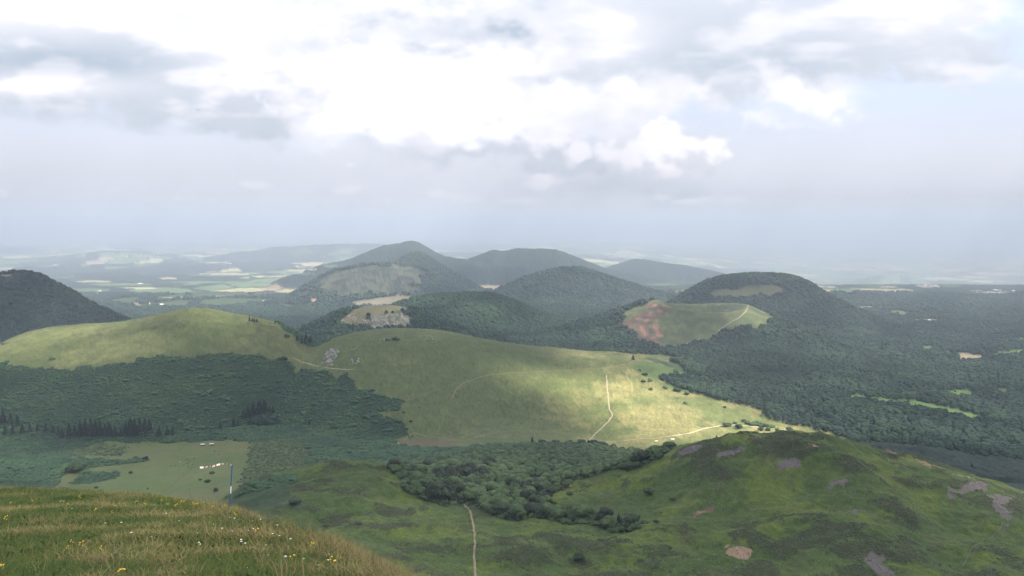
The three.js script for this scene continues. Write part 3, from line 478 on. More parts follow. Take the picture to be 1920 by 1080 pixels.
      const o = (row * W + c) * 4, K = 0.54; data[o] = col[0] * K; data[o + 1] = col[1] * K; data[o + 2] = col[2] * K; data[o + 3] = 1;
    }
  }
  for (let i = 0; i < (Hh / 2 - 40) * W; i++) data.set([0.27, 0.31, 0.36, 1], i * 4);
  const t = new THREE.DataTexture(data, W, Hh, THREE.RGBAFormat, THREE.FloatType); t.mapping = THREE.EquirectangularReflectionMapping; t.magFilter = THREE.LinearFilter; t.needsUpdate = true;
  scene.background = t; scene.environment = t;
})();

// ---------------------------------------------------------------- plants
function lump(r, detail, amp, s, sy = 1) {                                 // an uneven leafy clump
  const g = new THREE.IcosahedronGeometry(r, detail), p = g.attributes.position;
  for (let i = 0; i < p.count; i++) { const x = p.getX(i), y = p.getY(i), z = p.getZ(i), k = 1 + amp * (noise(x / r * 2.1 + s, y / r * 2.1 + z / r * 1.7) + 0.6 * noise(z / r * 3.7 - s, x / r * 3.1 + y / r * 2.9)); p.setXYZ(i, x * k, y * k * sy, z * k); }
  g.deleteAttribute('uv'); g.computeVertexNormals(); return g;
}
function leafCards(list, n, spread) {                                      // small leaf sprays standing off the clumps
  const P = [];
  for (let i = 0; i < n; i++) {
    const b = list[Math.floor(rnd() * list.length)], u = rr(-0.4, 1), t = rr(0, 6.283), q = Math.sqrt(Math.max(0, 1 - u * u)), d = [q * Math.cos(t), u, q * Math.sin(t)], R = b[3] * rr(0.9, 1.18);
    const c = [b[0] + d[0] * R, b[1] + d[1] * R * (b[4] ?? 1), b[2] + d[2] * R], s = spread * rr(0.6, 1.3);
    for (let k = 0; k < 3; k++) P.push(c[0] + rr(-1, 1) * s, c[1] + rr(-1, 1) * s, c[2] + rr(-1, 1) * s);
  }
  const g = new THREE.BufferGeometry(); g.setAttribute('position', new THREE.Float32BufferAttribute(P, 3)); g.computeVertexNormals(); return g;
}
const plain = (g) => { const q = g.index ? g.toNonIndexed() : g; for (const k of Object.keys(q.attributes)) if (k !== 'position' && k !== 'normal') q.deleteAttribute(k); return q; };
function broadCrown(n, cards) {                                            // unit tree: 1 m tall, crown from 0.2 to 1
  const list = [];
  for (let i = 0; i < n; i++) { const t = i / n * 6.283 + rr(0, 0.7), q = i === 0 ? 0 : rr(0.16, 0.34), h = i === 0 ? 0.7 : rr(0.36, 0.74); list.push([Math.cos(t) * q, h, Math.sin(t) * q, rr(0.17, 0.26)]); }
  return mergeGeometries([...list.map((b, i) => plain(lump(b[3], 1, 0.30, i * 7.3 + n)).translate(b[0], b[1], b[2])), leafCards(list, cards, 0.055)]);
}
function coniferCrown(layers, jag) {
  const P = [], tri = (a, b, c) => P.push(...a, ...b, ...c);
  for (let l = 0; l < layers; l++) {
    const y0 = 0.10 + 0.82 * l / layers, R = (1 - l / layers) ** 0.85 * 0.21 + 0.015, top = Math.min(1, y0 + 0.30), n = 9, o = rr(0, 6);
    for (let i = 0; i < n; i++) { const a = o + i / n * 6.283, b = o + (i + 0.5) / n * 6.283, c = o + (i + 1) / n * 6.283, R1 = R * rr(1 - jag, 1 + jag), R2 = R * 0.55; const A = [Math.cos(a) * R2, y0 + 0.03, Math.sin(a) * R2], B = [Math.cos(b) * R1, y0 - rr(0, 0.03), Math.sin(b) * R1], Cc = [Math.cos(c) * R2, y0 + 0.03, Math.sin(c) * R2], T = [0, top, 0]; tri(A, T, B); tri(B, T, Cc); tri(A, B, Cc); }
  }
  const g = new THREE.BufferGeometry(); g.setAttribute('position', new THREE.Float32BufferAttribute(P, 3)); g.computeVertexNormals(); return g;
}
const trunkGeo = (r, h) => plain(new THREE.CylinderGeometry(r * 0.5, r, h, 6).translate(0, h / 2, 0));
function limbs() { const gs = [trunkGeo(0.028, 0.5)]; for (let i = 0; i < 4; i++) gs.push(plain(new THREE.CylinderGeometry(0.007, 0.016, 0.34, 5).translate(0, 0.17, 0)).rotateZ(0.75).rotateY(i * 1.6 + 0.3).translate(0, 0.28 + i * 0.04, 0)); return mergeGeometries(gs); }
const leafMat = (r, g, b) => std(r, g, b, 0.9, { side: THREE.DoubleSide });
const M = {
  beech: leafMat(0.038, 0.072, 0.026), hazel: leafMat(0.056, 0.098, 0.034), pale: leafMat(0.075, 0.110, 0.038), dark: leafMat(0.018, 0.034, 0.016), spruce: leafMat(0.014, 0.030, 0.019), bark: std(0.09, 0.07, 0.055),
  fern: leafMat(1, 1, 1), stone: std(0.30, 0.28, 0.26), white: std(0.80, 0.80, 0.78, 0.6), darkwood: std(0.06, 0.05, 0.045),
};
function treeProto(name, crownGeo, crownMat, trunk) { const g = group(name, 0, 0, 0); part('trunk', trunk, M.bark, g); part('crown', crownGeo, crownMat, g); return g; }
const crowns = [broadCrown(9, 160), broadCrown(11, 160), broadCrown(8, 140)], limb = limbs();
const firs = [coniferCrown(9, 0.22), coniferCrown(8, 0.3), coniferCrown(10, 0.18)];
const PROTO = {
  broad: [0, 1, 2].map((i) => treeProto('broadleaf_tree', crowns[i], [M.beech, M.hazel, M.dark][i], limb)), broadDark: crowns.map((c) => treeProto('broadleaf_tree', c, M.dark, limb)), broadPale: crowns.map((c) => treeProto('broadleaf_tree', c, M.hazel, limb)),
  fir: firs.map((c) => treeProto('spruce_tree', c, M.spruce, trunkGeo(0.02, 0.3))),
  bush: crowns.map((c, i) => { const g = group('bush', 0, 0, 0); part('stem', trunkGeo(0.03, 0.4).translate(0, -0.05, 0), M.bark, g); part('foliage', c.clone().translate(0, -0.18, 0).scale(1.5, 1.15, 1.5), [M.beech, M.dark, M.hazel][i], g); return g; }),
};
const pick = (a) => a[Math.floor(rnd() * a.length)];
function plant(kind, px, py, hpx, label, category, grp, from = 430, wide = 1) {
  const p = hit(px, py, from); if (!p) return; const D = -p[1], h = hpx / F * D * 1.02, protos = PROTO[kind], y = H0(p[0], p[1]);
  copyOf(pick(protos), protos[0].name, p[0], y - 0.02 * h - 0.2, p[1], rr(0, 6.28), h * wide * rr(0.9, 1.1), h, label, category, grp);
}
const FIR_ROW = [[6, 795, 34], [20, 797, 26], [33, 799, 24], [10, 816, 22], [24, 818, 26], [42, 814, 24], [56, 811, 20], [70, 810, 18], [86, 811, 20], [100, 812, 18], [117, 822, 24], [130, 821, 32], [141, 820, 26], [151, 821, 36], [161, 820, 40], [171, 820, 42], [179, 820, 38], [188, 819, 36], [197, 819, 28], [207, 820, 30], [216, 819, 26], [236, 817, 30], [245, 819, 42], [253, 818, 38], [262, 812, 32], [272, 808, 26], [281, 808, 26], [227, 818, 18], [110, 816, 18], [203, 812, 26]];
for (const [x, y, h] of FIR_ROW) plant('fir', x, y, h, 'dark spruce in the tall row above the left pasture', 'spruce', 'spruces of the row above the left pasture');
for (const [x, y, h] of [[273, 819, 13], [295, 820, 15], [299, 818, 20], [314, 818, 23], [324, 817, 21]]) plant('fir', x, y, h, 'slim spruce at the right end of the pasture row', 'spruce', 'slim spruces at the right end of the pasture row');
for (const [x, y, h] of [[413, 804, 16], [438, 801, 20], [446, 800, 16], [456, 786, 20], [465, 783, 26], [475, 781, 30], [485, 779, 30], [495, 779, 32], [505, 781, 22], [470, 792, 16], [488, 770, 22], [498, 768, 20], [512, 776, 18], [580, 797, 12], [574, 795, 9], [519, 787, 12]]) plant('fir', x, y, h, 'dark spruce in the clump on the shrub slope', 'spruce', 'spruces of the clump on the shrub slope');
for (const [x, y, h] of [[468, 602, 10], [473, 603, 9], [477, 604, 10], [482, 604, 9], [516, 607, 7], [523, 609, 7], [530, 611, 6], [547, 618, 7]]) plant('fir', x, y, h, 'small spruce on the crest of the left grassy hill', 'spruce', 'spruces along the crest of the left grassy hill');
for (const [x, y, h] of [[557, 640, 14], [566, 645, 13], [572, 646, 16], [580, 644, 15], [574, 637, 14], [583, 641, 14], [592, 638, 14], [600, 637, 12], [605, 635, 14], [590, 630, 12], [612, 634, 12], [620, 632, 10]]) plant('fir', x, y, h, 'dark spruce in the col beside the mound', 'spruce', 'spruces in the col beside the mound');
plant('bush', 538, 633, 9, 'round dark tree standing alone on the right shoulder of the left grassy hill', 'tree', null, 900, 0.8);
plant('fir', 1143, 984, 18, 'smaller of two spruces in the hollow of the near hill', 'spruce');
plant('fir', 1160, 988, 29, 'taller of two spruces in the hollow of the near hill', 'spruce');
plant('bush', 1150, 997, 17, 'round bush in front of the two spruces in the hollow', 'bush', null, 430, 1.2);
plant('fir', 1187, 675, 11, 'spruce where the path leaves the far corner of the sunlit field', 'spruce', null, 900, 1.6);
plant('fir', 1822, 882, 15, 'dark spruce on the right skyline of the near hill', 'spruce', null, 430, 1.5);
plant('fir', 1543, 824, 7, 'tiny spruce on the crest of the near hill beyond its top', 'spruce', null, 430);
for (const [x, y, h] of [[1034, 841, 7], [1088, 842, 13], [1125, 844, 11], [1144, 845, 11], [1100, 884, 16], [1122, 882, 18], [1163, 878, 13], [1078, 874, 13], [1135, 880, 12]]) plant('fir', x, y, h, 'spruce among the broadleaf trees of the central wood', 'spruce', 'spruces in the central wood', 760);
for (const [x, y, h] of [[1291, 840, 7], [1303, 838, 6], [1315, 836, 8], [1331, 830, 10], [1343, 826, 12], [1352, 827, 6]]) plant('fir', x, y, h, 'small spruce behind the left shoulder of the near hill', 'spruce', 'spruces behind the left shoulder of the near hill', 800);
// bushes of the sunlit field and its edges
for (const [x, y, h, w] of [[1285, 757, 6, 1.2], [1359, 765, 5, 1]]) plant('bush', x, y, h, x < 1300 ? 'lone round bush in the middle of the sunlit field' : 'small lone bush at the right edge of the sunlit field', 'bush', null, 900, w);
for (const [x, y, h, w] of [[1361, 800, 9, 1], [1367, 799, 9, 1], [1384, 804, 11, 0.9], [1388, 803, 8, 1], [1378, 795, 5, 1.2], [1395, 791, 6, 1.3], [1403, 795, 8, 1.2], [1412, 798, 9, 1.2], [1420, 797, 10, 1.3], [1428, 799, 9, 1.3], [1426, 808, 9, 1], [1440, 808, 9, 0.9], [1458, 809, 9, 0.9], [1480, 809, 10, 0.9], [1437, 801, 7, 1.4], [1447, 802, 7, 1.4]]) plant('bush', x, y, h, 'grey green bush by the track at the sunlit field tip', 'bush', 'bushes by the track at the tip of the sunlit field', 900, w);
for (const [x, y, h, w] of [[1200, 695, 4, 1], [1210, 704, 6, 1.6], [1206, 716, 6, 1.1], [1219, 715, 7, 1], [1221, 731, 6, 1], [1246, 710, 8, 1], [1267, 699, 9, 0.9], [1268, 706, 6, 1.2], [1248, 728, 6, 1.2], [1270, 733, 7, 1.7], [1288, 740, 7, 1.2]]) plant('bush', x, y, h, 'dark bush on the bright green strip beyond the field', 'bush', 'bushes on the bright green strip', 900, w);
// pasture
for (const [x, y, h, w, l] of [[142, 885, 26, 0.9, 'large dark round tree at the corner of the hedge in the left pasture'], [273, 863, 9, 0.9, 'round tree at the tip of the hedge in the left pasture'], [115, 928, 20, 1.1, 'dark bush behind the summit grass below the left pasture'], [135, 926, 11, 1, 'smaller dark bush beside the one behind the summit grass']]) plant('bush', x, y, h, l, 'bush', null, 430, w);
for (const [x, y, h, w] of [[188, 923, 6, 1.3], [180, 915, 5, 1], [245, 888, 6, 1], [389, 905, 7, 1.2], [376, 900, 4, 1.2], [398, 888, 6, 1.3], [405, 922, 9, 0.7], [432, 824, 5, 1], [441, 827, 6, 1], [277, 917, 4, 1]]) plant('bush', x, y, h, 'low dark bush scattered in the left pasture', 'bush', 'bushes scattered in the left pasture', 430, w);
// slopes
plant('bush', 742, 637, 7, 'dark bush alone near the top of the mound', 'bush', null, 900, 1.4); plant('bush', 726, 638, 4, 'small bush beside the pale rocks near the top of the mound', 'bush', null, 900, 1.6);
for (const [x, y, h, w] of [[628, 803, 13, 1], [632, 797, 14, 0.8], [686, 784, 9, 1.2], [757, 774, 4, 0.9], [770, 792, 5, 1], [787, 765, 3, 1], [98, 674, 6, 1.4], [268, 676, 5, 1.5], [532, 675, 10, 0.9]]) plant('bush', x, y, h, 'dark bush standing above the shrubs of the slope', 'bush', 'dark bushes standing out on the left slopes', 900, w);
for (const [x, y, h, w] of [[1102, 911, 9, 1.5], [1068, 929, 8, 1.3], [1216, 925, 15, 0.9], [1260, 937, 8, 1.2], [1240, 962, 4, 1.2], [1257, 1028, 5, 1.2], [1086, 1052, 18, 0.9], [1230, 980, 7, 1.3], [1208, 982, 9, 1.4], [672, 983, 6, 1.9], [611, 986, 7, 1.4], [552, 945, 12, 1.4], [771, 957, 9, 0.9], [1420, 1002, 6, 0.9], [1257, 1074, 8, 0.8]]) plant('bush', x, y, h, 'dark bush scattered on the grass of the near slopes', 'bush', 'bushes scattered on the near slopes', 430, w);
// the central wood: big dark beeches first, then the closed wood
for (const [x, y, h, w] of [[775, 890, 22, 1.2], [800, 884, 26, 1.2], [845, 912, 44, 0.9], [868, 903, 40, 0.9], [885, 898, 36, 1], [905, 903, 34, 1], [812, 938, 36, 1], [838, 932, 40, 0.95], [856, 928, 32, 1], [822, 905, 34, 1], [800, 925, 26, 1.1], [875, 918, 24, 1.1], [904, 884, 30, 1], [918, 878, 24, 1], [896, 908, 26, 1], [985, 946, 32, 0.9], [1000, 955, 30, 0.9], [1012, 945, 26, 0.9], [990, 925, 24, 0.9], [1000, 850, 16, 1.3], [1020, 850, 14, 1.3], [1086, 852, 18, 1.1], [1065, 850, 14, 1.2], [925, 868, 14, 1.3], [1015, 965, 22, 1]]) plant('broadDark', x, y, h, 'tall very dark beech in the central wood', 'tree', 'tall dark beeches of the central wood', 560, w);
const copies = (name, geo, mat, list, label, kind = 'stuff') => {           // list of [x, y, z, width, height, turn, [r, g, b]]
  const im = new THREE.InstancedMesh(geo, mat, list.length), m = new THREE.Matrix4(), q = new THREE.Quaternion(), up = new THREE.Vector3(0, 1, 0), c = new THREE.Color();
  list.forEach((p, i) => { m.compose(new THREE.Vector3(p[0], p[1], p[2]), q.setFromAxisAngle(up, p[5]), new THREE.Vector3(p[3], p[4], p[3])); im.setMatrixAt(i, m); im.setColorAt(i, c.setRGB(...p[6])); });
  im.name = name; add(tag(im, label, null, null, kind)); return im;
};
const inFrame = (x, y, z, m = 90) => { const [a, b, d] = toPixel(x, y, z); return d > 1 && a > -m && a < 1920 + m && b > -m && b < 1080 + m; };
const treeLump = mergeGeometries([[0, 0.62, 0, 0.42], [0.22, 0.42, 0.1, 0.34], [-0.2, 0.45, -0.14, 0.34], [0.02, 0.4, 0.26, 0.3]].map((b, i) => plain(lump(b[3], 1, 0.34, i * 5 + 2, 0.95)).translate(b[0], b[1], b[2])));
const bushLump = mergeGeometries([[0, 0.45, 0, 0.5], [0.3, 0.35, 0.15, 0.4], [-0.25, 0.36, -0.2, 0.42]].map((b, i) => plain(lump(b[3], 1, 0.36, i * 3 + 8, 0.9)).translate(b[0], b[1], b[2])));
const smallLump = mergeGeometries([[0, 0.3, 0, 0.5], [0.3, 0.2, 0.2, 0.36]].map((b, i) => plain(lump(b[3], 0, 0.4, i * 3 + 1, 0.8)).translate(b[0], b[1], b[2])));
(function woods() {
  const valley = [], forest = [], shrubs = [], rough = [], fir = [];
  const scatter = (D0, D1, step, f) => { for (let D = D0; D < D1; D += step * 0.9) { const w = D * 0.68; for (let x = -w; x < w; x += step) f(x + rr(-0.45, 0.45) * step, -(D + rr(-0.45, 0.45) * step), D); } };
  // individual trees of the wood are things while they are large; the shrubs and smaller trees between them are one mass
  const woodLabel = (x, y, z, tone) => { const [a, b] = toPixel(x, y, z), where = b > 955 ? 'in the tongue below the hollow' : a < 850 ? 'at the left end' : a < 960 ? 'left of the middle' : a < 1090 ? 'right of the middle' : 'at the far right end', c = tone > 0.16 ? 'lighter' : 'darker'; return [`${c} green broadleaf tree ${where} of the central wood`, 'tree', `${c} broadleaf trees ${where} of the wood`]; };
  const spots = [];
  scatter(600, 1330, 10, (x, z) => { const [a, b] = toPixel(x, H0(x, z), z); if (a < 700 || a > 1290 || b > 1005 || b < 830) return; if (kindAt(x, z) === 'wood') spots.push([x, z, H0(x, z)]); });
  spots.sort((p, q) => -p[1] + q[1]);
  let made = 0;
  for (const [x, z, y] of spots) {
    const h = rr(7, 12.5) * (hash(x, z) > 0.8 ? 1.25 : 1), tone = fbm(x / 60, z / 60, 2) + rr(-0.3, 0.3);
    if (made < 240 && hash(z, x) > 0.12) { const set = tone > 0.16 ? PROTO.broadPale : PROTO.broad; copyOf(set[made % 3], 'broadleaf_tree', x, y - 0.9, z, rr(0, 6), h * rr(1.0, 1.35), h, ...woodLabel(x, y, z, tone)); made++; }
    else valley.push([x, y - 0.6, z, h * rr(0.9, 1.2), h * 0.95, rr(0, 6), mix3([0.034, 0.064, 0.025], [0.062, 0.105, 0.036], clamp(tone + 0.4, 0, 1))]);
  }
  scatter(600, 1330, 4.6, (x, z) => { const [a, b] = toPixel(x, 250, z); if (a < 640 || a > 1330) return; if (kindAt(x, z) === 'wood') { const h = rr(1.8, 4.2), t = rr(0, 1); shrubs.push([x, H0(x, z) - 0.2, z, h * 1.3, h, rr(0, 6), mix3([0.034, 0.066, 0.026], [0.060, 0.105, 0.036], t)]); } });
  // shrubs of the slopes on the left, and rough fern
  scatter(700, 2050, 4.2, (x, z, D) => {
    if (x > 250 || (D > 1500 && rnd() < 0.3)) return; const y = H0(x, z), r = region; if (!inFrame(x, y, z, 20)) return; groundColor(x, z, r); const k = kindAt(x, z);
    if (k === 'roughfern') { if (noise(x / 7, z / 7) > 0.0) { const h = rr(0.9, 2.2); rough.push([x, y - 0.2, z, h * 1.6, h, rr(0, 6), mix3([0.04, 0.075, 0.028], [0.075, 0.115, 0.04], rnd())]); } return; }
    if (k && k !== 'fern') { if ((k === 'pasture' || k === 'suchetgrass') && rnd() < (k === 'suchetgrass' ? 0.06 * sstep(0.0, 0.3, fbm(x / 40, z / 40, 3)) : 0.006)) rough.push([x, y - 0.1, z, rr(1, 2.4), rr(0.5, 1.2), rr(0, 6), [0.035, 0.055, 0.026]]); return; }
    if (!k && (canopy < 0.3 || canopy > 0.5)) return;
    const big = fbm(x / 70, z / 70, 3), h = (1.6 + 1.4 * rnd()) * (rnd() > 0.965 ? 2.1 : 1) * (1 + big * 0.5);
    shrubs.push([x, y - 0.4, z, h * rr(1.3, 2), h, rr(0, 6), mix3([0.025, 0.066, 0.036], [0.055, 0.115, 0.046], clamp(0.45 + big * 1.1 + rr(-0.35, 0.4), 0, 1.3))]);
  });
  // the forest on the plain and the hills beyond
  const tall = (D0, D1, step, f) => scatter(D0, D1, step, (x, z, D) => {
    const y = H0(x, z), r = region; if (r === -2 || !inFrame(x, y, z, 30)) return; if (r >= 0 && (HILLS[r].key === 'near' || HILLS[r].key === 'knoll')) return;
    groundColor(x, z, r); if (canopy < 0.75) { if (canopy === 0 && rnd() < 0.004 && kindAt(x, z) === 'glade') { } else return; }
    const big = fbm(x / 120, z / 120, 3), pale = r >= 0 && HILLS[r].key === 'green' ? 0.5 : 0, c = mix3([0.009, 0.028, 0.019], [0.026, 0.060, 0.029], clamp(0.3 + pale + big * 1.1 + rr(-0.5, 0.6), 0, 1.9)), h = step * (0.5 + 1.15 * rnd() ** 2) * (1 + big * 0.4) + 1.5; if (D < 4300 && fbm(x / 26 + 5, z / 26, 2) < -0.34) return;
    (rnd() < 0.06 && D < 3000 ? fir : forest).push([x, y - 1 + relief(x, z, r, canopy) * 0.6, z, h * rr(0.95, 1.4), h, rr(0, 6), c]);
  });
  tall(1300, 2600, 7); tall(2600, 4300, 9.5); tall(4300, 6300, 14);
  const tufts = [];
  scatter(1320, 2250, 4.6, (x, z) => {
    const y = H0(x, z), r = region; if (!inFrame(x, y, z, 10)) return; const k = kindAt(x, z); if (k !== 'meadow' && k !== 'suchetgrass') return;
    const n = fbm(x / 30, z / 50, 3); if (rnd() > 0.34 + n * 0.9) return; groundColor(x, z, r); const s = rr(0.7, 1.7), t = rnd();
    tufts.push([x, y + relief(x, z, r, canopy) - 0.15, z, s * 1.5, s * 0.55, rr(0, 6), t < 0.55 ? mix3([0.07, 0.10, 0.035], [0.12, 0.14, 0.05], rnd()) : mix3([0.16, 0.17, 0.06], [0.27, 0.24, 0.105], rnd())]);
  });
  copies('meadow_tussocks', smallLump, M.fern, tufts, 'green and straw tussocks over the mound, field and left hill');
  copies('wood_understorey', treeLump, M.fern, valley, 'smaller broadleaf trees filling the central wood');
  copies('shrub_cover', bushLump, M.fern, shrubs, 'dense dark green shrubs on the left slopes and valley floor');
  copies('fern_clumps', bushLump, M.fern, rough, 'loose pale fern clumps right of the left pasture');
  copies('forest_canopy', treeLump, M.fern, forest, 'closed broadleaf forest on the right plain and far hills');
  copies('forest_conifers', firs[1].clone().scale(1.4, 1.5, 1.4), M.fern, fir.map((p) => [...p.slice(0, 6), [0.012, 0.025, 0.016]]), 'conifers mixed into the broadleaf forest on the right');
  console.log('wood', made, valley.length, 'shrubs', shrubs.length, rough.length, 'forest', forest.length, fir.length);
  // heather and grass tussocks of the near slopes
  const heather = [], tuss = [], stones = [];
  scatter(455, 830, 1.55, (x, z, D) => {
    const y = H0(x, z), r = region; if (r === -2 || !inFrame(x, y, z, 20)) return; if (!(D < 820)) return; const k = kindAt(x, z); if (k) { if (k === 'scree' || k === 'sand') { if (rnd() < 0.5) stones.push([x, y + relief(x, z, r, 0) - 0.05, z, rr(0.12, 0.4), rr(0.1, 0.3), rr(0, 6), mix3([0.16, 0.14, 0.135], [0.07, 0.062, 0.06], rnd())]); if (noise(x / 3, z / 3) > 0.35) heather.push([x, y + relief(x, z, r, 0) - 0.1, z, rr(0.8, 1.5), rr(0.4, 0.8), rr(0, 6), [0.05, 0.065, 0.03]]); } return; }
    const h = heatherAt(x, z), s = rr(0.5, 1.2), lift = relief(x, z, r, 0);
    if (rnd() < h * 0.9) heather.push([x, y + lift - 0.1, z, s * 1.7, s * 0.85, rr(0, 6), mix3([0.030, 0.045, 0.020], [0.058, 0.072, 0.030], rnd())]);
    else if (rnd() < 0.3) tuss.push([x, y + lift - 0.1, z, s * 1.4, s * 0.6, rr(0, 6), mix3([0.055, 0.095, 0.022], [0.12, 0.16, 0.035], rnd())]);
  });
  copies('heather', smallLump, M.fern, heather, 'dark heather tufts over the mounds of the near hill');
  copies('grass_tussocks', smallLump, M.fern, tuss, 'bright green grass tussocks between the heather of the near hill');
  copies('scree_stones', lump(1, 0, 0.4, 3, 0.8), M.fern, stones, 'loose stones on the bare scree patches of the near hill');
  console.log('heather', heather.length, tuss.length);
})();

// ---------------------------------------------------------------- foreground grass and flowers
(function meadowGrass() {
  function tuft(n, h, lean, wdt) {
    const P = [];
    for (let i = 0; i < n; i++) {
      const a = rr(0, 6.283), q = rr(0, 0.11), bx = Math.cos(a) * q, bz = Math.sin(a) * q, t = rr(0, 6.283), l = lean * rr(0.3, 1), hh = h * rr(0.6, 1.1), w = wdt * rr(0.7, 1.2), px = -Math.sin(t) * w, pz = Math.cos(t) * w, mx = bx + Math.cos(t) * l * 0.35, mz = bz + Math.sin(t) * l * 0.35, ex = bx + Math.cos(t) * l, ez = bz + Math.sin(t) * l;
      P.push(bx - px, 0, bz - pz, bx + px, 0, bz + pz, mx + px * 0.8, hh * 0.62, mz + pz * 0.8, bx - px, 0, bz - pz, mx + px * 0.8, hh * 0.62, mz + pz * 0.8, mx - px * 0.8, hh * 0.62, mz - pz * 0.8, mx - px * 0.8, hh * 0.62, mz - pz * 0.8, mx + px * 0.8, hh * 0.62, mz + pz * 0.8, ex, hh, ez);
    }
    const g = new THREE.BufferGeometry(); g.setAttribute('position', new THREE.Float32BufferAttribute(P, 3)); g.computeVertexNormals(); return g;
  }
  const mat = new THREE.MeshPhysicalMaterial({ roughness: 1, transmission: 0.3, thickness: 0, side: THREE.DoubleSide, specularIntensity: 0.3 });
  const green = [], dry = [], stalk = [], yellow = [], leaf = [];
  for (let d = 7; d < 52; d += 0.068 * (0.7 + d / 28)) {
    const st = 0.068 * (0.7 + d / 28);
    for (let x = -d * 0.68; x < 3; x += st * 1.15) {
      const X = x + rr(-0.5, 0.5) * st, d2 = d + rr(-0.5, 0.5) * st, s = edgeDistance(X, d2); if (s > 3.5 || (s > 0.5 && rnd() < (s - 0.5) / 3)) continue; const Z = -d2, y = H0(X, Z); if (!inFrame(X, y, Z, 60)) continue;
      const p = fbm(X / 2.2, Z / 2.2, 3), q = fbm(X / 6 + 4, Z / 6, 2), near = sstep(-3.5, -0.3, s), v = p + q * 0.6 + near * 0.10 - 0.10 + rr(-0.3, 0.3), tone = rr(0.75, 1.25), sz = rr(0.65, 1.25);
      if (v > 0.27) dry.push([X, y - 0.02, Z, sz * 1.1, sz * (0.62 + near * 0.25), rr(0, 6), mix3([0.18, 0.165, 0.068], [0.145, 0.128, 0.062], rnd()).map((t) => t * tone)]);
      else green.push([X, y - 0.02, Z, sz * 1.15, sz * (0.6 + 0.1 * near), rr(0, 6), mix3(mix3([0.052, 0.084, 0.022], [0.092, 0.105, 0.032], sstep(-0.25, 0.2, v)), [0.17, 0.16, 0.03], near > 0.5 && X < -8 ? 0.35 * rnd() : 0).map((t) => t * tone)]);
      if (rnd() < 0.010 + 0.045 * near * (X > -9 ? 1.4 : 0.7)) stalk.push([X, y, Z, rr(0.7, 1.1), rr(0.35, 0.75), rr(0, 6), mix3([0.22, 0.185, 0.10], [0.17, 0.135, 0.08], rnd())]);
      const yb = Math.exp(-(((X + 9) / 2.4) ** 2) - ((d2 - 26.5) / 3) ** 2);
      if (rnd() < 0.0016 + 0.05 * yb) yellow.push([X, y + rr(0.05, 0.16), Z, rr(0.4, 0.8), rr(0.4, 0.8), rr(0, 6), [0.62, 0.43, 0.03]]);
      if (fbm(X / 1.3 + 60, Z / 1.3, 2) > 0.3 && rnd() < 0.25) leaf.push([X, y - 0.02, Z, sz, sz * 0.8, rr(0, 6), [0.045 * tone, 0.09 * tone, 0.022]]);
    }
  }
  copies('meadow_grass', tuft(11, 0.20, 0.20, 0.010), mat, green, 'green grass of the summit meadow in the foreground');
  copies('dry_grass', tuft(10, 0.25, 0.24, 0.009), mat, dry, 'dry brown grass patches of the summit meadow in the foreground');
  copies('grass_stalks', tuft(4, 0.72, 0.20, 0.006), mat, stalk, 'tall dry seed stalks along the edge of the summit meadow');
  copies('meadow_herbs', smallLump.clone().scale(0.22, 0.22, 0.22), mat, leaf, 'low leafy herbs between the foreground grass');
  const bloom = mergeGeometries([0, 1, 2, 3].map((i) => plain(new THREE.IcosahedronGeometry(0.022, 0)).translate(Math.cos(i * 1.6) * 0.045, i * 0.03, Math.sin(i * 1.6) * 0.045)));
  copies('yellow_flowers', bloom, M.fern, yellow, 'small yellow flowers in the foreground grass near the marker stake');
  console.log('grass', green.length, dry.length, stalk.length, yellow.length, leaf.length);
  // white umbels, each a flower on its stem
  const um = group('wild_flower', 0, 0, 0), dots = [];
  for (let i = 0; i < 19; i++) { const t = i * 2.4, q = Math.sqrt(i / 19) * 0.05; dots.push(plain(new THREE.IcosahedronGeometry(0.0125, 0)).scale(1, 0.6, 1).translate(Math.cos(t) * q, 0.42 + 0.008 - q * 0.16, Math.sin(t) * q)); }
  const rays = []; for (let i = 0; i < 6; i++) rays.push(plain(new THREE.CylinderGeometry(0.0015, 0.0015, 0.07, 4)).translate(0, 0.035, 0).rotateZ(0.7).rotateY(i * 1.05).translate(0, 0.365, 0));
  part('stem', mergeGeometries([plain(new THREE.CylinderGeometry(0.003, 0.0045, 0.38, 5)).translate(0, 0.19, 0), ...rays]), std(0.08, 0.12, 0.03), um); part('umbel', mergeGeometries(dots), std(0.80, 0.80, 0.74), um);
  const spots = [[345, 657], [113, 941], [116, 938], [135, 955], [302, 967], [306, 965], [312, 966], [166, 978], [157, 988], [198, 984], [224, 985], [228, 983], [247, 1007], [285, 1008], [288, 1013], [371, 966], [393, 943], [370, 965], [336, 977], [342, 980], [384, 974], [370, 1002], [373, 1021], [375, 1026], [216, 1041], [432, 973], [440, 976], [446, 976], [474, 980], [488, 980], [539, 983], [542, 987], [416, 995], [435, 1001], [454, 1002], [465, 1000], [471, 1003], [475, 998], [485, 996], [506, 998], [508, 1004], [511, 1007], [524, 1010], [533, 1010], [545, 1016], [425, 1017], [439, 1016], [452, 1018], [453, 1021], [460, 1024], [499, 1026], [474, 1032], [480, 1033], [493, 1036], [496, 1035], [504, 1049], [535, 1049], [586, 1045], [617, 1043], [628, 1051], [616, 1042], [653, 1042], [685, 1040], [701, 1035], [616, 1060], [596, 1072], [597, 1068], [617, 1061], [663, 1066], [722, 1074], [755, 1074], [796, 1078], [573, 1061], [535, 1052], [842, 1079], [464, 1070], [120, 940], [570, 1056], [400, 985], [520, 990]].filter((p) => p[1] > 930);
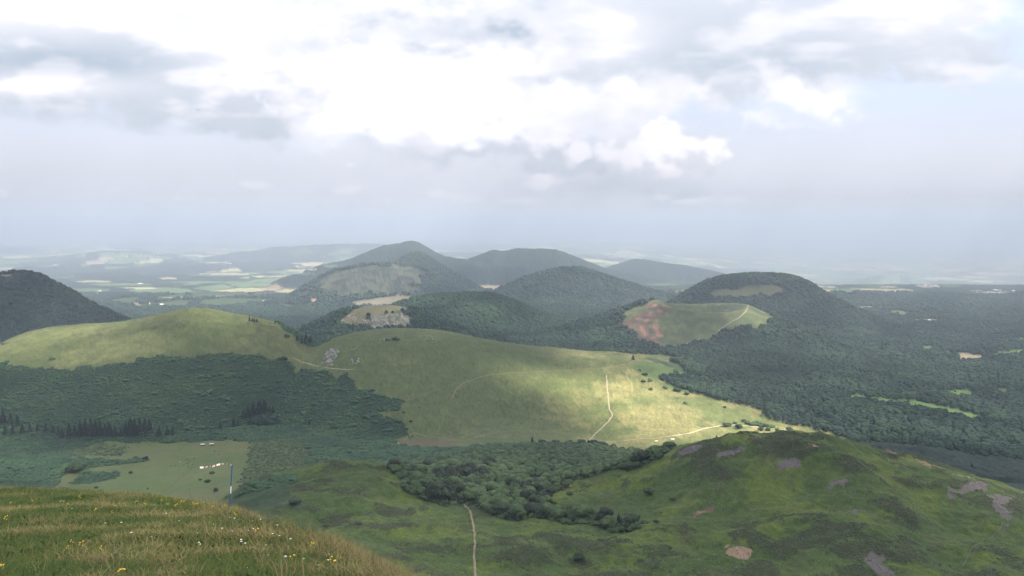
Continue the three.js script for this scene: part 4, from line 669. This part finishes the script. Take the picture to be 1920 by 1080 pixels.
  for (const [px, py] of spots) { const p = hit(px, py + 6, 3, 60); if (!p) continue; const s = rr(0.26, 0.42); copyOf(um, 'wild_flower', p[0], H0(p[0], p[1]) - 0.03, p[1], rr(0, 6), s, s * rr(0.8, 1.05), ...(px < 330 ? ['small white umbel flower in the left half of the foreground grass', 'wildflower', 'white umbels in the left half of the foreground grass'] : px < 480 ? ['small white umbel flower below the marker stake', 'wildflower', 'white umbels below the marker stake'] : ['small white umbel flower near the right edge of the foreground grass', 'wildflower', 'white umbels near the right grass edge'])); }
})();

// ---------------------------------------------------------------- marker stake with its striped tape
(function stake() {
  let foot = null; for (let y = 946; !foot; y++) foot = hit(429, y, 3, 60);
  const y0 = H0(foot[0], foot[1]), D = -foot[1], top = at(434, 873, D), len = Math.hypot(top[0] - foot[0], top[1] - y0) + 0.25;
  const g = group('marker_stake', foot[0], y0 - 0.25, foot[1]); g.rotation.z = -Math.atan2(top[0] - foot[0], top[1] - y0);
  const r = 1.05 / F * D, blue = std(0.035, 0.075, 0.24, 0.45), white = std(0.78, 0.79, 0.80, 0.5), sec = (a, b, m, k) => part('pole_section', new THREE.CylinderGeometry(r * k, r * k, (b - a) * len, 14).translate(0, (a + b) / 2 * len, 0), m, g);
  sec(0, 0.50, blue, 1.12); sec(0.50, 0.63, white, 0.9); sec(0.63, 1, blue, 1); part('cap', new THREE.SphereGeometry(r * 1.02, 12, 6, 0, 6.3, 0, 1.57).translate(0, len, 0), blue, g);
  tag(g, 'thin blue and white marker stake at the edge of the summit meadow', 'marker post'); add(g);
  const line = [[434, 872], [428, 870], [421, 869.5], [413, 871], [405, 872], [398, 874.5], [391, 875], [384, 877], [377, 875]].map(([a, b], i) => { const p = at(a, b, D); return new THREE.Vector3(p[0], p[1], p[2] + 0.10 * Math.sin(i * 1.7) * (i / 8)); });
  const curve = new THREE.CatmullRomCurve3(line), t = group('barrier_tape', line[0].x, line[0].y, line[0].z), N = 15, red = std(0.50, 0.09, 0.06, 0.6, { side: THREE.DoubleSide }), wh = std(0.82, 0.82, 0.80, 0.6, { side: THREE.DoubleSide });
  for (let k = 0; k < N; k++) {
    const P = [], S = 6, ix = [];
    for (let j = 0; j <= S; j++) { const e0 = k === 0 ? 0 : k + (k % 2 ? 0.17 : -0.17), e1 = k === N - 1 ? N : k + 1 + (k % 2 ? -0.17 : 0.17), u = (e0 + (e1 - e0) * j / S) / N, c = curve.getPoint(u).sub(line[0]), tw = 0.25 + 0.4 * Math.sin(u * 11), w = 1.7 / F * D; for (const s of [-1, 1]) P.push(c.x + 0.15 * s * w * Math.sin(tw), c.y + s * w * (0.8 + 0.2 * Math.abs(Math.cos(tw))), c.z + s * w * Math.sin(tw) * 0.8); }
    for (let j = 0; j < S; j++) ix.push(j * 2, j * 2 + 1, j * 2 + 2, j * 2 + 1, j * 2 + 3, j * 2 + 2);
    const q = new THREE.BufferGeometry(); q.setAttribute('position', new THREE.Float32BufferAttribute(P, 3)); q.setIndex(ix); q.computeVertexNormals(); part('tape_stripe', q, k % 2 ? red : wh, t);
  }
  tag(t, 'red and white striped tape blowing left from the top of the stake', 'tape'); add(t);
})();

// ---------------------------------------------------------------- footpaths
function path(pts, width, color, label, from = 900, lift = 0.35, name = 'path') {
  width *= 0.8; const P3 = pts.map(([a, b]) => hit(a, b, from)).filter(Boolean); if (P3.length < 2) return console.log('path lost', label);
  const c = new THREE.CatmullRomCurve3(P3.map((p) => new THREE.Vector3(p[0], 0, p[1])), false, 'catmullrom', 0.4), L = c.getLength(), n = Math.min(400, Math.max(12, Math.round(L / Math.max(width, 2)))), P = [], K = [], ix = [];
  for (let i = 0; i <= n; i++) {
    const p = c.getPointAt(i / n), t = c.getTangentAt(i / n), w = width * (0.46 + 0.34 * noise(i * 0.31, 5) + 0.16 * noise(i * 1.1, 8)), ox = width * 0.3 * noise(i * 0.13, 9);
    for (const s of [-1, -0.33, 0.33, 1]) { const x = p.x - t.z * (s * w + ox), z = p.z + t.x * (s * w + ox); P.push(x, groundY(x, z) + lift + (Math.abs(s) < 0.5 ? 0.02 : -0.1), z); const g = 1 + 0.22 * noise(x / 2, z / 2) + (Math.abs(s) < 0.5 ? 0.06 : -0.1); K.push(color[0] * g, color[1] * g, color[2] * g); }
    if (i) for (let k = 0; k < 3; k++) { const a = (i - 1) * 4 + k; ix.push(a, a + 4, a + 1, a + 1, a + 4, a + 5); }
  }
  const g = new THREE.BufferGeometry(); g.setAttribute('position', new THREE.Float32BufferAttribute(P, 3)); g.setAttribute('color', new THREE.Float32BufferAttribute(K, 3)); g.setIndex(ix); g.computeVertexNormals();
  add(tag(Object.assign(new THREE.Mesh(g, pathMat), { name }), label, null, null, 'structure'));
}
const pathMat = new THREE.MeshStandardMaterial({ vertexColors: true, roughness: 1 });
const EARTH = [0.225, 0.185, 0.125], DUST = [0.34, 0.29, 0.20], PALE = [0.42, 0.38, 0.29], RUT = [0.055, 0.06, 0.035];
path([[869, 946], [874, 952], [882, 962], [886, 980], [889, 1000], [891, 1020], [889, 1040], [890, 1060], [891, 1090]], 2.2, EARTH, 'bare earth path running straight down the grassy saddle at the bottom', 430, 0.75);
path([[1098, 833], [1108, 822], [1120, 810], [1136, 795], [1146, 783], [1148, 776], [1143, 768], [1141, 750], [1139, 730], [1137, 704]], 3.2, DUST, 'pale path curving up the middle of the sunlit field');
path([[847, 748], [853, 735], [862, 724], [880, 714], [900, 707], [920, 703], [960, 699], [1010, 697], [1060, 695], [1110, 691], [1150, 688], [1178, 682], [1192, 675]], 3.2, EARTH, 'long path crossing the mound above the sunlit field');
path([[742, 824], [760, 838], [800, 839], [850, 834], [900, 832], [960, 833], [1030, 833], [1100, 832], [1160, 827], [1210, 822], [1250, 819]], 3.5, DUST, 'track along the near edge of the sunlit field');
path([[1250, 819], [1290, 813], [1310, 807], [1340, 800], [1375, 797], [1400, 799], [1430, 802], [1460, 805], [1490, 807]], 5, PALE, 'wide bare track at the right tip of the sunlit field');
path([[1198, 832], [1215, 830], [1232, 827], [1255, 823]], 3, EARTH, 'short brown spur track where two white trailers stand');
path([[1256, 655], [1275, 648], [1292, 643]], 3.6, DUST, 'lower white stretch of path at the foot of the crater cone', 2000);
path([[1344, 622], [1358, 612], [1374, 602], [1388, 594], [1398, 584], [1402, 575], [1403, 571.5]], 3.6, DUST, 'white path climbing the right flank of the crater cone', 2000, 0.5);
path([[1400, 572], [1385, 577], [1370, 581], [1350, 584]], 4, C.red, 'reddish path along the near rim of the crater', 2000, 0.4);
path([[548, 671], [560, 676], [575, 681], [588, 685], [600, 687]], 3.4, PALE, 'pale path rising to the rock outcrop on the mound');
path([[608, 689], [622, 691], [636, 692], [652, 693], [664, 692]], 3.2, PALE, 'white stretch of path below the rock outcrop');
path([[434, 823], [425, 832], [412, 845], [395, 855], [378, 866], [362, 877], [345, 891], [325, 908], [300, 926]], 1.3, RUT, 'dark rutted cart track crossing the left pasture', 700, 0.15);
path([[440, 824], [430, 834], [416, 848], [398, 858], [382, 868]], 1.0, RUT, 'second dark rut beside the cart track in the left pasture', 700, 0.15);
path([[1014, 921], [1024, 918], [1036, 915], [1050, 912], [1062, 911], [1072, 910]], 4, [0.34, 0.21, 0.15], 'reddish path with two hikers at the right edge of the wood', 600, 0.4);
path([[640, 797], [665, 788], [690, 777], [720, 766], [760, 752], [800, 738], [835, 725], [865, 716]], 2, [0.17, 0.15, 0.08], 'faint old track along the lower edge of the mound');
path([[756, 826], [775, 812], [800, 818], [840, 824], [865, 828]], 1.6, DUST, 'thin looping path beside the bare brown patch');
path([[1805, 1062], [1822, 1030], [1840, 1018], [1862, 1005], [1875, 992], [1880, 980]], 0.9, C.scree, 'narrow stony runnel below the right scree patch', 430, 0.5);
path([[1716, 862], [1735, 868], [1752, 874], [1772, 881]], 1.6, C.sand, 'sandy path along the right crest of the near hill', 430, 0.5);

// ---------------------------------------------------------------- rocks
function boulder(r, s) { const g = new THREE.IcosahedronGeometry(r, 1), p = g.attributes.position; for (let i = 0; i < p.count; i++) { const x = p.getX(i), y = p.getY(i), z = p.getZ(i), k = 1 + 0.38 * noise(x / r * 1.3 + s, y / r * 1.3 + z / r + s) + 0.15 * Math.sign(noise(z / r * 2 + s, x / r * 2)); p.setXYZ(i, x * k, y * k * 0.95, z * k); } g.computeVertexNormals(); return g; }
const bould = [0, 1, 2, 3, 4].map((i) => boulder(1, i * 11.3 + 2)), rockM = [std(0.36, 0.34, 0.325), std(0.27, 0.25, 0.245), std(0.44, 0.41, 0.38), std(0.24, 0.19, 0.17)]; rockM.forEach((m) => { m.flatShading = true; });
function outcrop(cx, cy, list, label, from = 900) {
  const o = hit(cx, cy, from); if (!o) return; const D = -o[1], k = D / F, y0 = H0(o[0], o[1]), g = group('rock_outcrop', o[0], y0, o[1]);
  for (const [px, py, r, m] of list) { const p = hit(px, py, from); if (!p) continue; const b = part('boulder', pick(bould), rockM[m ?? Math.floor(rnd() * 3)], g); b.position.set(p[0] - o[0], H0(p[0], p[1]) - y0 + r * k * 0.25, p[1] - o[1]); b.scale.set(r * k * rr(0.8, 1.3), r * k * rr(0.9, 1.5), r * k * rr(0.8, 1.2)); b.rotation.set(rr(-0.3, 0.3), rr(0, 6), rr(-0.3, 0.3)); }
  tag(g, label, 'rocks'); add(g);
}
const cloudOf = (n, x0, x1, y0, y1, r0, r1, f) => Array.from({ length: n }, () => [rr(x0, x1), rr(y0, y1), rr(r0, r1)]).filter((p) => !f || f(p[0], p[1]));
outcrop(618, 675, [...cloudOf(150, 600, 635, 656, 686, 0.9, 2.6, (x, y) => x > 618 - (y - 654) * 0.55 && x < 636 - (y - 660) * 0.55), [614, 658, 2], [620, 659, 2.2], [626, 660, 2], [630, 661, 1.8], [634, 661, 1.4], [604, 683, 2], [601, 686, 1.6]], 'craggy pale grey rock face with caves on the left of the mound');
outcrop(665, 675, [...cloudOf(12, 655, 662, 672, 684, 0.8, 1.6), ...cloudOf(14, 668, 676, 670, 682, 0.8, 1.5), ...cloudOf(5, 660, 672, 650, 656, 0.8, 1.4)], 'pair of pale rock ribs right of the cave rock face');
outcrop(718, 638, cloudOf(10, 712, 722, 634, 640, 0.8, 1.6), 'small pink grey rocks near the top of the mound');
outcrop(800, 634, [...cloudOf(16, 786, 815, 628, 638, 0.7, 1.5), ...cloudOf(6, 812, 822, 638, 648, 0.5, 1)], 'low grey rocks on the right side of the mound top');
outcrop(655, 605, [...cloudOf(46, 640, 668, 588, 604, 0.6, 1.5), ...cloudOf(14, 648, 653, 604, 618, 0.7, 1.6), ...cloudOf(14, 680, 698, 598, 620, 0.6, 1.5)], 'broken pale crags on the left of the rocky hill', 2300);
outcrop(730, 600, cloudOf(80, 696, 768, 588, 614, 0.5, 1.4), 'grey rock slabs across the face of the rocky hill', 2300);

// ---------------------------------------------------------------- people and animals
function body(bones, res, size, mat, name, parent) {                        // one smooth skin over tapered bones, [from, to, radius, radius]
  const mc = new MarchingCubes(res, mat, false, false, 60000), half = size / 2, f = mc.field; mc.isolation = 0;
  for (let k = 0; k < res; k++) for (let j = 0; j < res; j++) for (let i = 0; i < res; i++) {
    const x = ((i - res / 2) / (res / 2)) * half, y = ((j - res / 2) / (res / 2)) * half, z = ((k - res / 2) / (res / 2)) * half; let d = 1e9;
    for (const [a, b, r0, r1] of bones) { const ex = b[0] - a[0], ey = b[1] - a[1], ez = b[2] - a[2], t = clamp(((x - a[0]) * ex + (y - a[1]) * ey + (z - a[2]) * ez) / (ex * ex + ey * ey + ez * ez + 1e-9), 0, 1), q = Math.hypot(x - a[0] - ex * t, y - a[1] - ey * t, z - a[2] - ez * t) - lerp(r0, r1, t), s = 0.045 * size / 2; const h = clamp(0.5 + 0.5 * (d - q) / s, 0, 1); d = lerp(d, q, h) - s * h * (1 - h); }
    f[i + j * res + k * res * res] = -d;
  }
  mc.update(); const n = mc.count, g = new THREE.BufferGeometry(), P = mc.positionArray.slice(0, n * 3).map((v) => v * half);
  g.setAttribute('position', new THREE.Float32BufferAttribute(P, 3)); g.setAttribute('normal', new THREE.Float32BufferAttribute(mc.normalArray.slice(0, n * 3), 3)); return part(name, g, mat, parent);
}
function hiker(px, py, turn, shirt, label) {
  const p = hit(px, py, 600); if (!p) return; const g = group('person', p[0], groundY(p[0], p[1]) + 0.4, p[1], turn), o = -0.95, v = (x, y, z) => [x, y + o, z];
  const skin = body([[v(0, 1.50, 0), v(0, 1.44, 0.01), 0.055, 0.06], [v(0, 1.64, 0.01), v(0, 1.60, 0.02), 0.10, 0.085], [v(0, 1.60, 0.10), v(0, 1.59, 0.11), 0.018, 0.014], [v(0.20, 1.38, 0), v(0.25, 1.12, -0.03), 0.05, 0.042], [v(0.25, 1.12, -0.03), v(0.24, 0.88, 0.06), 0.04, 0.03], [v(0.24, 0.86, 0.07), v(0.24, 0.76, 0.10), 0.035, 0.022], [v(-0.20, 1.38, 0), v(-0.25, 1.12, 0.03), 0.05, 0.042], [v(-0.25, 1.12, 0.03), v(-0.24, 0.90, 0.14), 0.04, 0.03], [v(-0.24, 0.88, 0.15), v(-0.24, 0.79, 0.19), 0.035, 0.022], [v(0, 1.36, 0), v(0, 0.98, 0), 0.14, 0.13], [v(-0.16, 1.40, 0), v(0.16, 1.40, 0), 0.065, 0.065], [v(0.09, 0.92, 0), v(0.10, 0.48, 0.10), 0.095, 0.06], [v(0.10, 0.48, 0.10), v(0.10, 0.09, 0.02), 0.058, 0.04], [v(0.10, 0.05, 0), v(0.10, 0.04, 0.16), 0.045, 0.035], [v(-0.09, 0.92, 0), v(-0.10, 0.48, 0.02), 0.095, 0.06], [v(-0.10, 0.48, 0.02), v(-0.10, 0.10, -0.16), 0.058, 0.04], [v(-0.10, 0.05, -0.17), v(-0.10, 0.04, -0.02), 0.045, 0.035]], 44, 2.1, std(0.45, 0.29, 0.21, 0.7), 'body', g);
  skin.position.y = 0.95;
  const cloth = (bones, mat, name) => { body(bones, 36, 2.1, mat, name, g).position.y = 0.95; };
  cloth([[v(0, 1.38, 0), v(0, 0.95, 0), 0.165, 0.155], [v(-0.17, 1.41, 0), v(0.17, 1.41, 0), 0.085, 0.085], [v(0.20, 1.38, 0), v(0.24, 1.18, -0.02), 0.075, 0.07], [v(-0.20, 1.38, 0), v(-0.24, 1.18, 0.02), 0.075, 0.07]], shirt, 'shirt');
  cloth([[v(0.09, 0.95, 0), v(0.10, 0.48, 0.10), 0.115, 0.085], [v(-0.09, 0.95, 0), v(-0.10, 0.48, 0.02), 0.115, 0.085], [v(-0.05, 0.97, 0), v(0.05, 0.97, 0), 0.14, 0.14]], std(0.10, 0.10, 0.12), 'shorts');
  cloth([[v(0, 1.69, -0.01), v(0, 1.66, -0.03), 0.105, 0.10]], std(0.10, 0.065, 0.04), 'hair');
  tag(g, label, 'person'); add(g);
}
hiker(1021, 918.5, 2.2, std(0.75, 0.62, 0.58), 'person in a pale pink shirt walking on the reddish path by the wood');
hiker(1038, 914.5, 2.2, std(0.80, 0.80, 0.80), 'person in a white shirt walking on the reddish path behind the other');
(function herd() {
  const cow = group('cow', 0, 0, 0), o = -0.75, v = (x, y, z) => [x, y + o, z], bones = [[v(-0.75, 1.02, 0), v(0.55, 1.02, 0), 0.33, 0.37], [v(-0.6, 0.85, 0), v(0.45, 0.8, 0), 0.27, 0.3], [v(0.6, 1.15, 0), v(1.0, 0.95, 0), 0.24, 0.17], [v(1.0, 0.92, 0), v(1.28, 0.58, 0), 0.15, 0.10], [v(1.02, 1.05, -0.12), v(1.0, 1.05, -0.26), 0.045, 0.03], [v(1.02, 1.05, 0.12), v(1.0, 1.05, 0.26), 0.045, 0.03], [v(-1.05, 1.15, 0), v(-1.14, 0.5, 0), 0.035, 0.05]];
  for (const s of [-1, 1]) bones.push([v(0.5, 0.8, s * 0.2), v(0.52, 0.38, s * 0.2), 0.13, 0.075], [v(0.52, 0.38, s * 0.2), v(0.48, 0.06, s * 0.2), 0.065, 0.055], [v(-0.72, 0.9, s * 0.2), v(-0.60, 0.55, s * 0.2), 0.19, 0.10], [v(-0.60, 0.55, s * 0.2), v(-0.82, 0.36, s * 0.2), 0.085, 0.065], [v(-0.82, 0.36, s * 0.2), v(-0.76, 0.06, s * 0.2), 0.06, 0.055]);
  const b = body(bones, 44, 3.0, std(0.055, 0.035, 0.028), 'body', cow); b.position.y = 0.75; part('udder', new THREE.SphereGeometry(0.13, 8, 6).translate(-0.45, 0.55, 0), std(0.35, 0.22, 0.19), cow);
  const pale = cow.clone(); pale.children[0] = pale.children[0].clone(); pale.children[0].material = std(0.78, 0.76, 0.72); pale.children[0].parent = pale;
  for (const [x, y] of [[351, 863], [356, 865.5], [352, 869.5], [361, 871.5], [344.5, 873.5], [353, 875], [328.5, 873.5], [364, 861]]) { const p = hit(x, y, 700); copyOf(cow, 'cow', p[0], H0(p[0], p[1]) + 0.1, p[1], rr(0, 6), 1, 1, 'dark brown cow in the herd on the left pasture', 'cow', 'dark cows of the herd on the left pasture'); }
  const p = hit(338, 867, 700); copyOf(pale, 'cow', p[0], H0(p[0], p[1]) + 0.1, p[1], 0.4, 1.15, 1.15, 'white cow grazing left of the dark herd on the pasture', 'cow');
})();
(function glider() {                                                        // speck of unknown kind, added as a glider set high to lift the haze
  const p = at(370, 205, 1900), g = group('added_paraglider', p[0], p[1] - 6, p[2], 0.5), P = [], ix = [], NS = 18, cloth = std(0.05, 0.055, 0.07, 0.8, { side: THREE.DoubleSide }), cord = std(0.2, 0.2, 0.2);
  const rib = (i) => { const t = (i / NS - 0.5) * 2, a = t * 0.95; return { x: Math.sin(a) * 6.2, y: 6.6 - (1 - Math.cos(a)) * 5.2, c: 2.5 * Math.sqrt(1 - 0.75 * t * t) }; };
  for (let i = 0; i <= NS; i++) { const r = rib(i); for (const [u, v] of [[0.5, 0], [0.36, 0.16], [0.05, 0.20], [-0.5, 0.02], [0.1, -0.05], [0.44, -0.05]]) P.push(r.x, r.y + v * r.c, u * r.c); if (i) for (let k = 0; k < 6; k++) { const q = (i - 1) * 6 + k, w = (i - 1) * 6 + (k + 1) % 6; ix.push(q, q + 6, w, w, q + 6, w + 6); } }
  const w = new THREE.BufferGeometry(); w.setAttribute('position', new THREE.Float32BufferAttribute(P, 3)); w.setIndex(ix); w.computeVertexNormals(); part('canopy', w, cloth, g);
  for (const i of [1, 5, 8, 10, 13, 17]) { const r = rib(i), s = r.x < 0 ? -0.25 : 0.25; part('suspension_line', new THREE.TubeGeometry(new THREE.LineCurve3(new THREE.Vector3(s, 0.7, 0), new THREE.Vector3(r.x, r.y, 0.2)), 1, 0.02, 4), cord, g); }
  part('harness', new THREE.SphereGeometry(0.42, 12, 9).scale(0.75, 1, 1.2).translate(0, 0.05, -0.25), cloth, g);
  tag(g, 'dark paraglider far off in the air under the grey cloud at upper left', 'added_paraglider'); add(g);
  const h = group('person', p[0], p[1] - 6, p[2], 0.5); body([[[0, 0.75, 0], [0, 0.72, 0.03], 0.11, 0.09], [[0, 0.60, -0.02], [0, 0.05, -0.1], 0.15, 0.15], [[-0.17, 0.5, 0], [0.17, 0.5, 0], 0.08, 0.08], [[0.1, 0.02, 0], [0.11, 0.05, 0.48], 0.10, 0.07], [[0.11, 0.05, 0.48], [0.11, -0.25, 0.72], 0.065, 0.045], [[-0.1, 0.02, 0], [-0.11, 0.05, 0.48], 0.10, 0.07], [[-0.11, 0.05, 0.48], [-0.11, -0.25, 0.72], 0.065, 0.045], [[0.2, 0.5, 0], [0.3, 0.72, 0.1], 0.055, 0.045], [[0.3, 0.72, 0.1], [0.27, 0.98, 0.06], 0.042, 0.032], [[-0.2, 0.5, 0], [-0.3, 0.72, 0.1], 0.055, 0.045], [[-0.3, 0.72, 0.1], [-0.27, 0.98, 0.06], 0.042, 0.032]], 36, 2.1, std(0.08, 0.08, 0.10), 'body', h);
  tag(h, 'person in dark clothing seated in the harness below the far paraglider', 'person'); add(h);
})();

// ---------------------------------------------------------------- small buildings and vehicles
const roofs = { white: std(0.78, 0.78, 0.77, 0.7), slate: std(0.17, 0.17, 0.19), tile: std(0.34, 0.15, 0.10) }, walls = { white: std(0.78, 0.76, 0.72), cream: std(0.62, 0.55, 0.40), stone: std(0.34, 0.31, 0.28), brown: std(0.28, 0.15, 0.11) };
function houseProto(w, d, h, wall, roof) {
  const g = group('house', 0, 0, 0), s = new THREE.Shape([[-d / 2, 0], [d / 2, 0], [d / 2, h], [0, h + d * 0.32], [-d / 2, h]].map((p) => new THREE.Vector2(...p)));
  part('wall', new THREE.ExtrudeGeometry(s, { depth: w, bevelEnabled: false }).translate(0, 0, -w / 2).rotateY(Math.PI / 2), walls[wall], g);
  const slab = (k) => new THREE.BoxGeometry(w + 0.8, 0.3, d * 0.5 / Math.cos(0.57) + 0.6).rotateX(k * 0.57).translate(0, h + d * 0.16 + 0.2, k * d * 0.25);
  part('roof', mergeGeometries([plain(slab(1)), plain(slab(-1))]), roofs[roof], g);
  part('door', new THREE.BoxGeometry(1.3, 2.2, 0.12).translate(0.6, 1.1, d / 2 + 0.04), M.darkwood, g); for (const x of [-w * 0.3, w * 0.3]) part('window', new THREE.BoxGeometry(1.2, 1.3, 0.1).translate(x, Math.min(h - 1.2, 3), d / 2 + 0.04), M.darkwood, g);
  return g;
}
const hp = { white: houseProto(15, 9, 6, 'white', 'white'), cream: houseProto(15, 10, 7, 'cream', 'tile'), stone: houseProto(14, 9, 6, 'white', 'slate'), barn: houseProto(40, 15, 6, 'stone', 'white'), hut: houseProto(9, 5, 2.6, 'brown', 'white') };
function house(kind, px, py, label, grp, scale = 1, turn = rr(-0.5, 0.5), from = 2300, cat = 'house') { const p = hit(px, py, from); if (!p) return; copyOf(hp[kind], kind === 'barn' ? 'barn' : kind === 'hut' ? 'field_shelter' : 'house', p[0], groundY(p[0], p[1]) + 0.4, p[1], turn, scale, scale, label, cat, grp); }
for (const [x, y, k] of [[178, 551, 'white'], [183, 549, 'stone'], [188, 547, 'white'], [177, 556, 'white'], [181, 555, 'white'], [186, 553, 'cream'], [191, 553, 'white'], [195, 553, 'white'], [199, 552, 'white'], [204, 552, 'stone'], [206, 557, 'stone'], [194, 555, 'cream']]) house(k, x, y, 'pale house of the village beyond the left hill', 'houses of the village beyond the left hill', rr(0.8, 1.2));
house('barn', 166, 565, 'long white-roofed barn at the foot of the dark left hill', null, 0.8, 0.1, 4000, 'barn'); house('barn', 263, 533, 'white barn among far fields right of the village', null, 1, 0.1, 4000, 'barn');
house('barn', 300, 573, 'long white-roofed building right of the silo tower', null, 1.1, 0.15, 4000, 'barn'); house('white', 318, 575, 'lone white house right of the long white-roofed building', null, 1, 0.3, 4000);
for (const [x, y, s] of [[496, 566, 0.8], [503, 566, 1.1], [510, 567, 0.9], [489, 566, 0.6]]) house('barn', x, y, 'white-roofed building of the works by the purple field', 'buildings of the works by the purple field', s, 0.1, 4000, 'barn');
house('cream', 589, 568, 'cream yellow building with tiled roof in the woods of the plain', null, 1.9, 0.1, 4000); house('white', 600, 565, 'small white house right of the cream yellow building', null, 0.9, 0.3, 4000);
for (const [x, y, k] of [[1741, 629, 'white'], [1742, 626, 'white'], [1746, 628, 'white'], [1749, 630, 'stone'], [1753, 631, 'white'], [1756, 632, 'white'], [1760, 632, 'white'], [1763, 632, 'stone'], [1766, 632, 'white'], [1769, 631, 'white'], [1772, 630, 'white'], [1774, 632, 'white'], [1786, 635, 'white'], [1790, 637, 'stone'], [1743, 631, 'stone']]) house(k, x, y, 'white house of the hamlet in the right forest', 'houses of the hamlet in the right-hand forest', rr(0.5, 0.8), rr(-1, 1), 2000);
house('barn', 1730, 602, 'long pale barn by the meadow above the forest hamlet', null, 0.9, 0.05, 3000, 'barn'); house('white', 1742, 602, 'white house at the right end of the long pale barn', null, 0.8, 0.2, 3000); house('barn', 1868, 619, 'white-roofed barn at right among the forest', null, 0.6, -0.2, 3000, 'barn'); house('white', 1909, 621, 'lone white house near the right edge of the forest', null, 0.8, 0.2, 3000);
house('hut', 380, 836, 'left of two white-roofed shelters on the bare patch of the pasture', null, 0.72, 0.3, 700, 'shelter'); house('hut', 397, 835, 'right of two white-roofed shelters on the bare patch of the pasture', null, 0.72, 0.3, 700, 'shelter');
(function silo() { const p = hit(281, 577, 4000), g = group('silo_tower', p[0], groundY(...p), p[1]); part('shaft', new THREE.CylinderGeometry(4, 4.4, 26, 14).translate(0, 13, 0), walls.brown, g); part('roof', new THREE.CylinderGeometry(2.2, 4, 10, 14).translate(0, 31, 0), walls.white, g); part('annex', new THREE.BoxGeometry(26, 14, 14).translate(-17, 7, 0), std(0.30, 0.24, 0.25), g); tag(g, 'tall brown silo tower with white top and low annex on the left plain', 'silo'); add(g); })();
function trailer(px, py, turn, label, from, s = 1) {
  const p = hit(px, py, from), g = group('trailer', p[0], groundY(...p) + 0.3, p[1], turn); part('body', new THREE.BoxGeometry(4.6, 1.7, 2.1).translate(0, 1.4, 0), M.white, g); part('roof', new THREE.BoxGeometry(4.7, 0.14, 2.2).translate(0, 2.33, 0), M.white, g);
  for (const x of [-0.6, 0.6]) for (const z of [-1, 1]) part('wheel', new THREE.CylinderGeometry(0.36, 0.36, 0.22, 14).rotateX(Math.PI / 2).translate(x, 0.36, z * 0.95), M.darkwood, g); part('drawbar', new THREE.BoxGeometry(1.4, 0.12, 0.12).translate(2.9, 0.6, 0), M.darkwood, g); g.scale.setScalar(s); tag(g, label, 'trailer'); add(g);
}
trailer(1231, 829, 0.2, 'left of two small white trailers by the spur track on the field', 900); trailer(1261, 826, 0.1, 'right of two small white trailers by the spur track on the field', 900, 1.25); trailer(434, 822, 1.2, 'small white trailer at the gate in the top corner of the pasture', 700, 0.8); trailer(147, 925, 0.3, 'small white trailer behind the summit grass in the near pasture', 700, 0.8); trailer(602, 571, 0, 'white trailer parked beside the cream yellow building', 4000, 1.4);
(function towns() {                                                         // far towns: too small and too many to tell apart
  const list = [], spots = [[1450, 514, 60, 3, 90], [1310, 497, 16, 1.2, 24], [1500, 521, 40, 2, 40], [1740, 540, 22, 3, 50], [1665, 539, 14, 1.6, 30], [1545, 541, 24, 1.5, 16], [1860, 549, 40, 2, 40], [1700, 520, 110, 10, 90], [1800, 500, 100, 14, 60], [75, 471, 14, 1.2, 20], [265, 480, 40, 3, 30], [430, 496, 12, 1, 8], [1150, 482, 26, 1.2, 22], [1290, 480, 60, 5, 30], [620, 484, 30, 2, 10], [380, 470, 60, 4, 24], [1600, 500, 80, 10, 40]];
  for (const [cx, cy, rx, ry, n] of spots) for (let i = 0; i < n; i++) { const t = rr(0, 6.28), q = Math.sqrt(rnd()), p = hit(cx + Math.cos(t) * q * rx, cy + Math.sin(t) * q * ry, 6500); if (!p) continue; const s = rr(10, 26) * Math.max(1, -p[1] / 14000); list.push([p[0], groundY(...p) - 1, p[1], s, s * 0.5, rr(0, 3), pick([[0.42, 0.40, 0.38], [0.36, 0.28, 0.22], [0.5, 0.49, 0.47]])]); }
  const s = new THREE.Shape([[-0.5, 0], [0.5, 0], [0.5, 0.6], [0, 1], [-0.5, 0.6]].map((p) => new THREE.Vector2(...p)));
  copies('distant_town', plain(new THREE.ExtrudeGeometry(s, { depth: 1.6, bevelEnabled: false }).translate(0, 0, -0.8)), M.fern, list, 'pale specks of far towns and villages on the plain');
})();

// things alike in a small group are told apart by their order from the left
(function order() {
  const ORD = ['first', 'second', 'third', 'fourth', 'fifth', 'sixth', 'seventh', 'eighth', 'ninth', 'tenth', 'eleventh', 'twelfth', 'thirteenth', 'fourteenth', 'fifteenth', 'sixteenth', 'seventeenth', 'eighteenth', 'nineteenth', 'twentieth'], sets = new Map();
  for (const o of scene.children) if (o.userData.group) { const k = o.userData.group + '|' + o.userData.label; if (!sets.has(k)) sets.set(k, []); sets.get(k).push(o); }
  for (const list of sets.values()) if (list.length > 1 && list.length <= 40 && list[0].userData.label.split(' ').length < 13) {
    list.sort((a, b) => toPixel(a.position.x, a.position.y, a.position.z)[0] - toPixel(b.position.x, b.position.y, b.position.z)[0]);
    list.forEach((o, i) => { const r = list.length - 1 - i; o.userData.label = i <= r ? `${o.userData.label}, ${i ? ORD[i] + ' from the left' : 'leftmost of them'}` : `${o.userData.label}, ${r ? ORD[r] + ' from the right' : 'rightmost of them'}`; });
  }
})();

renderer.render(scene, camera);
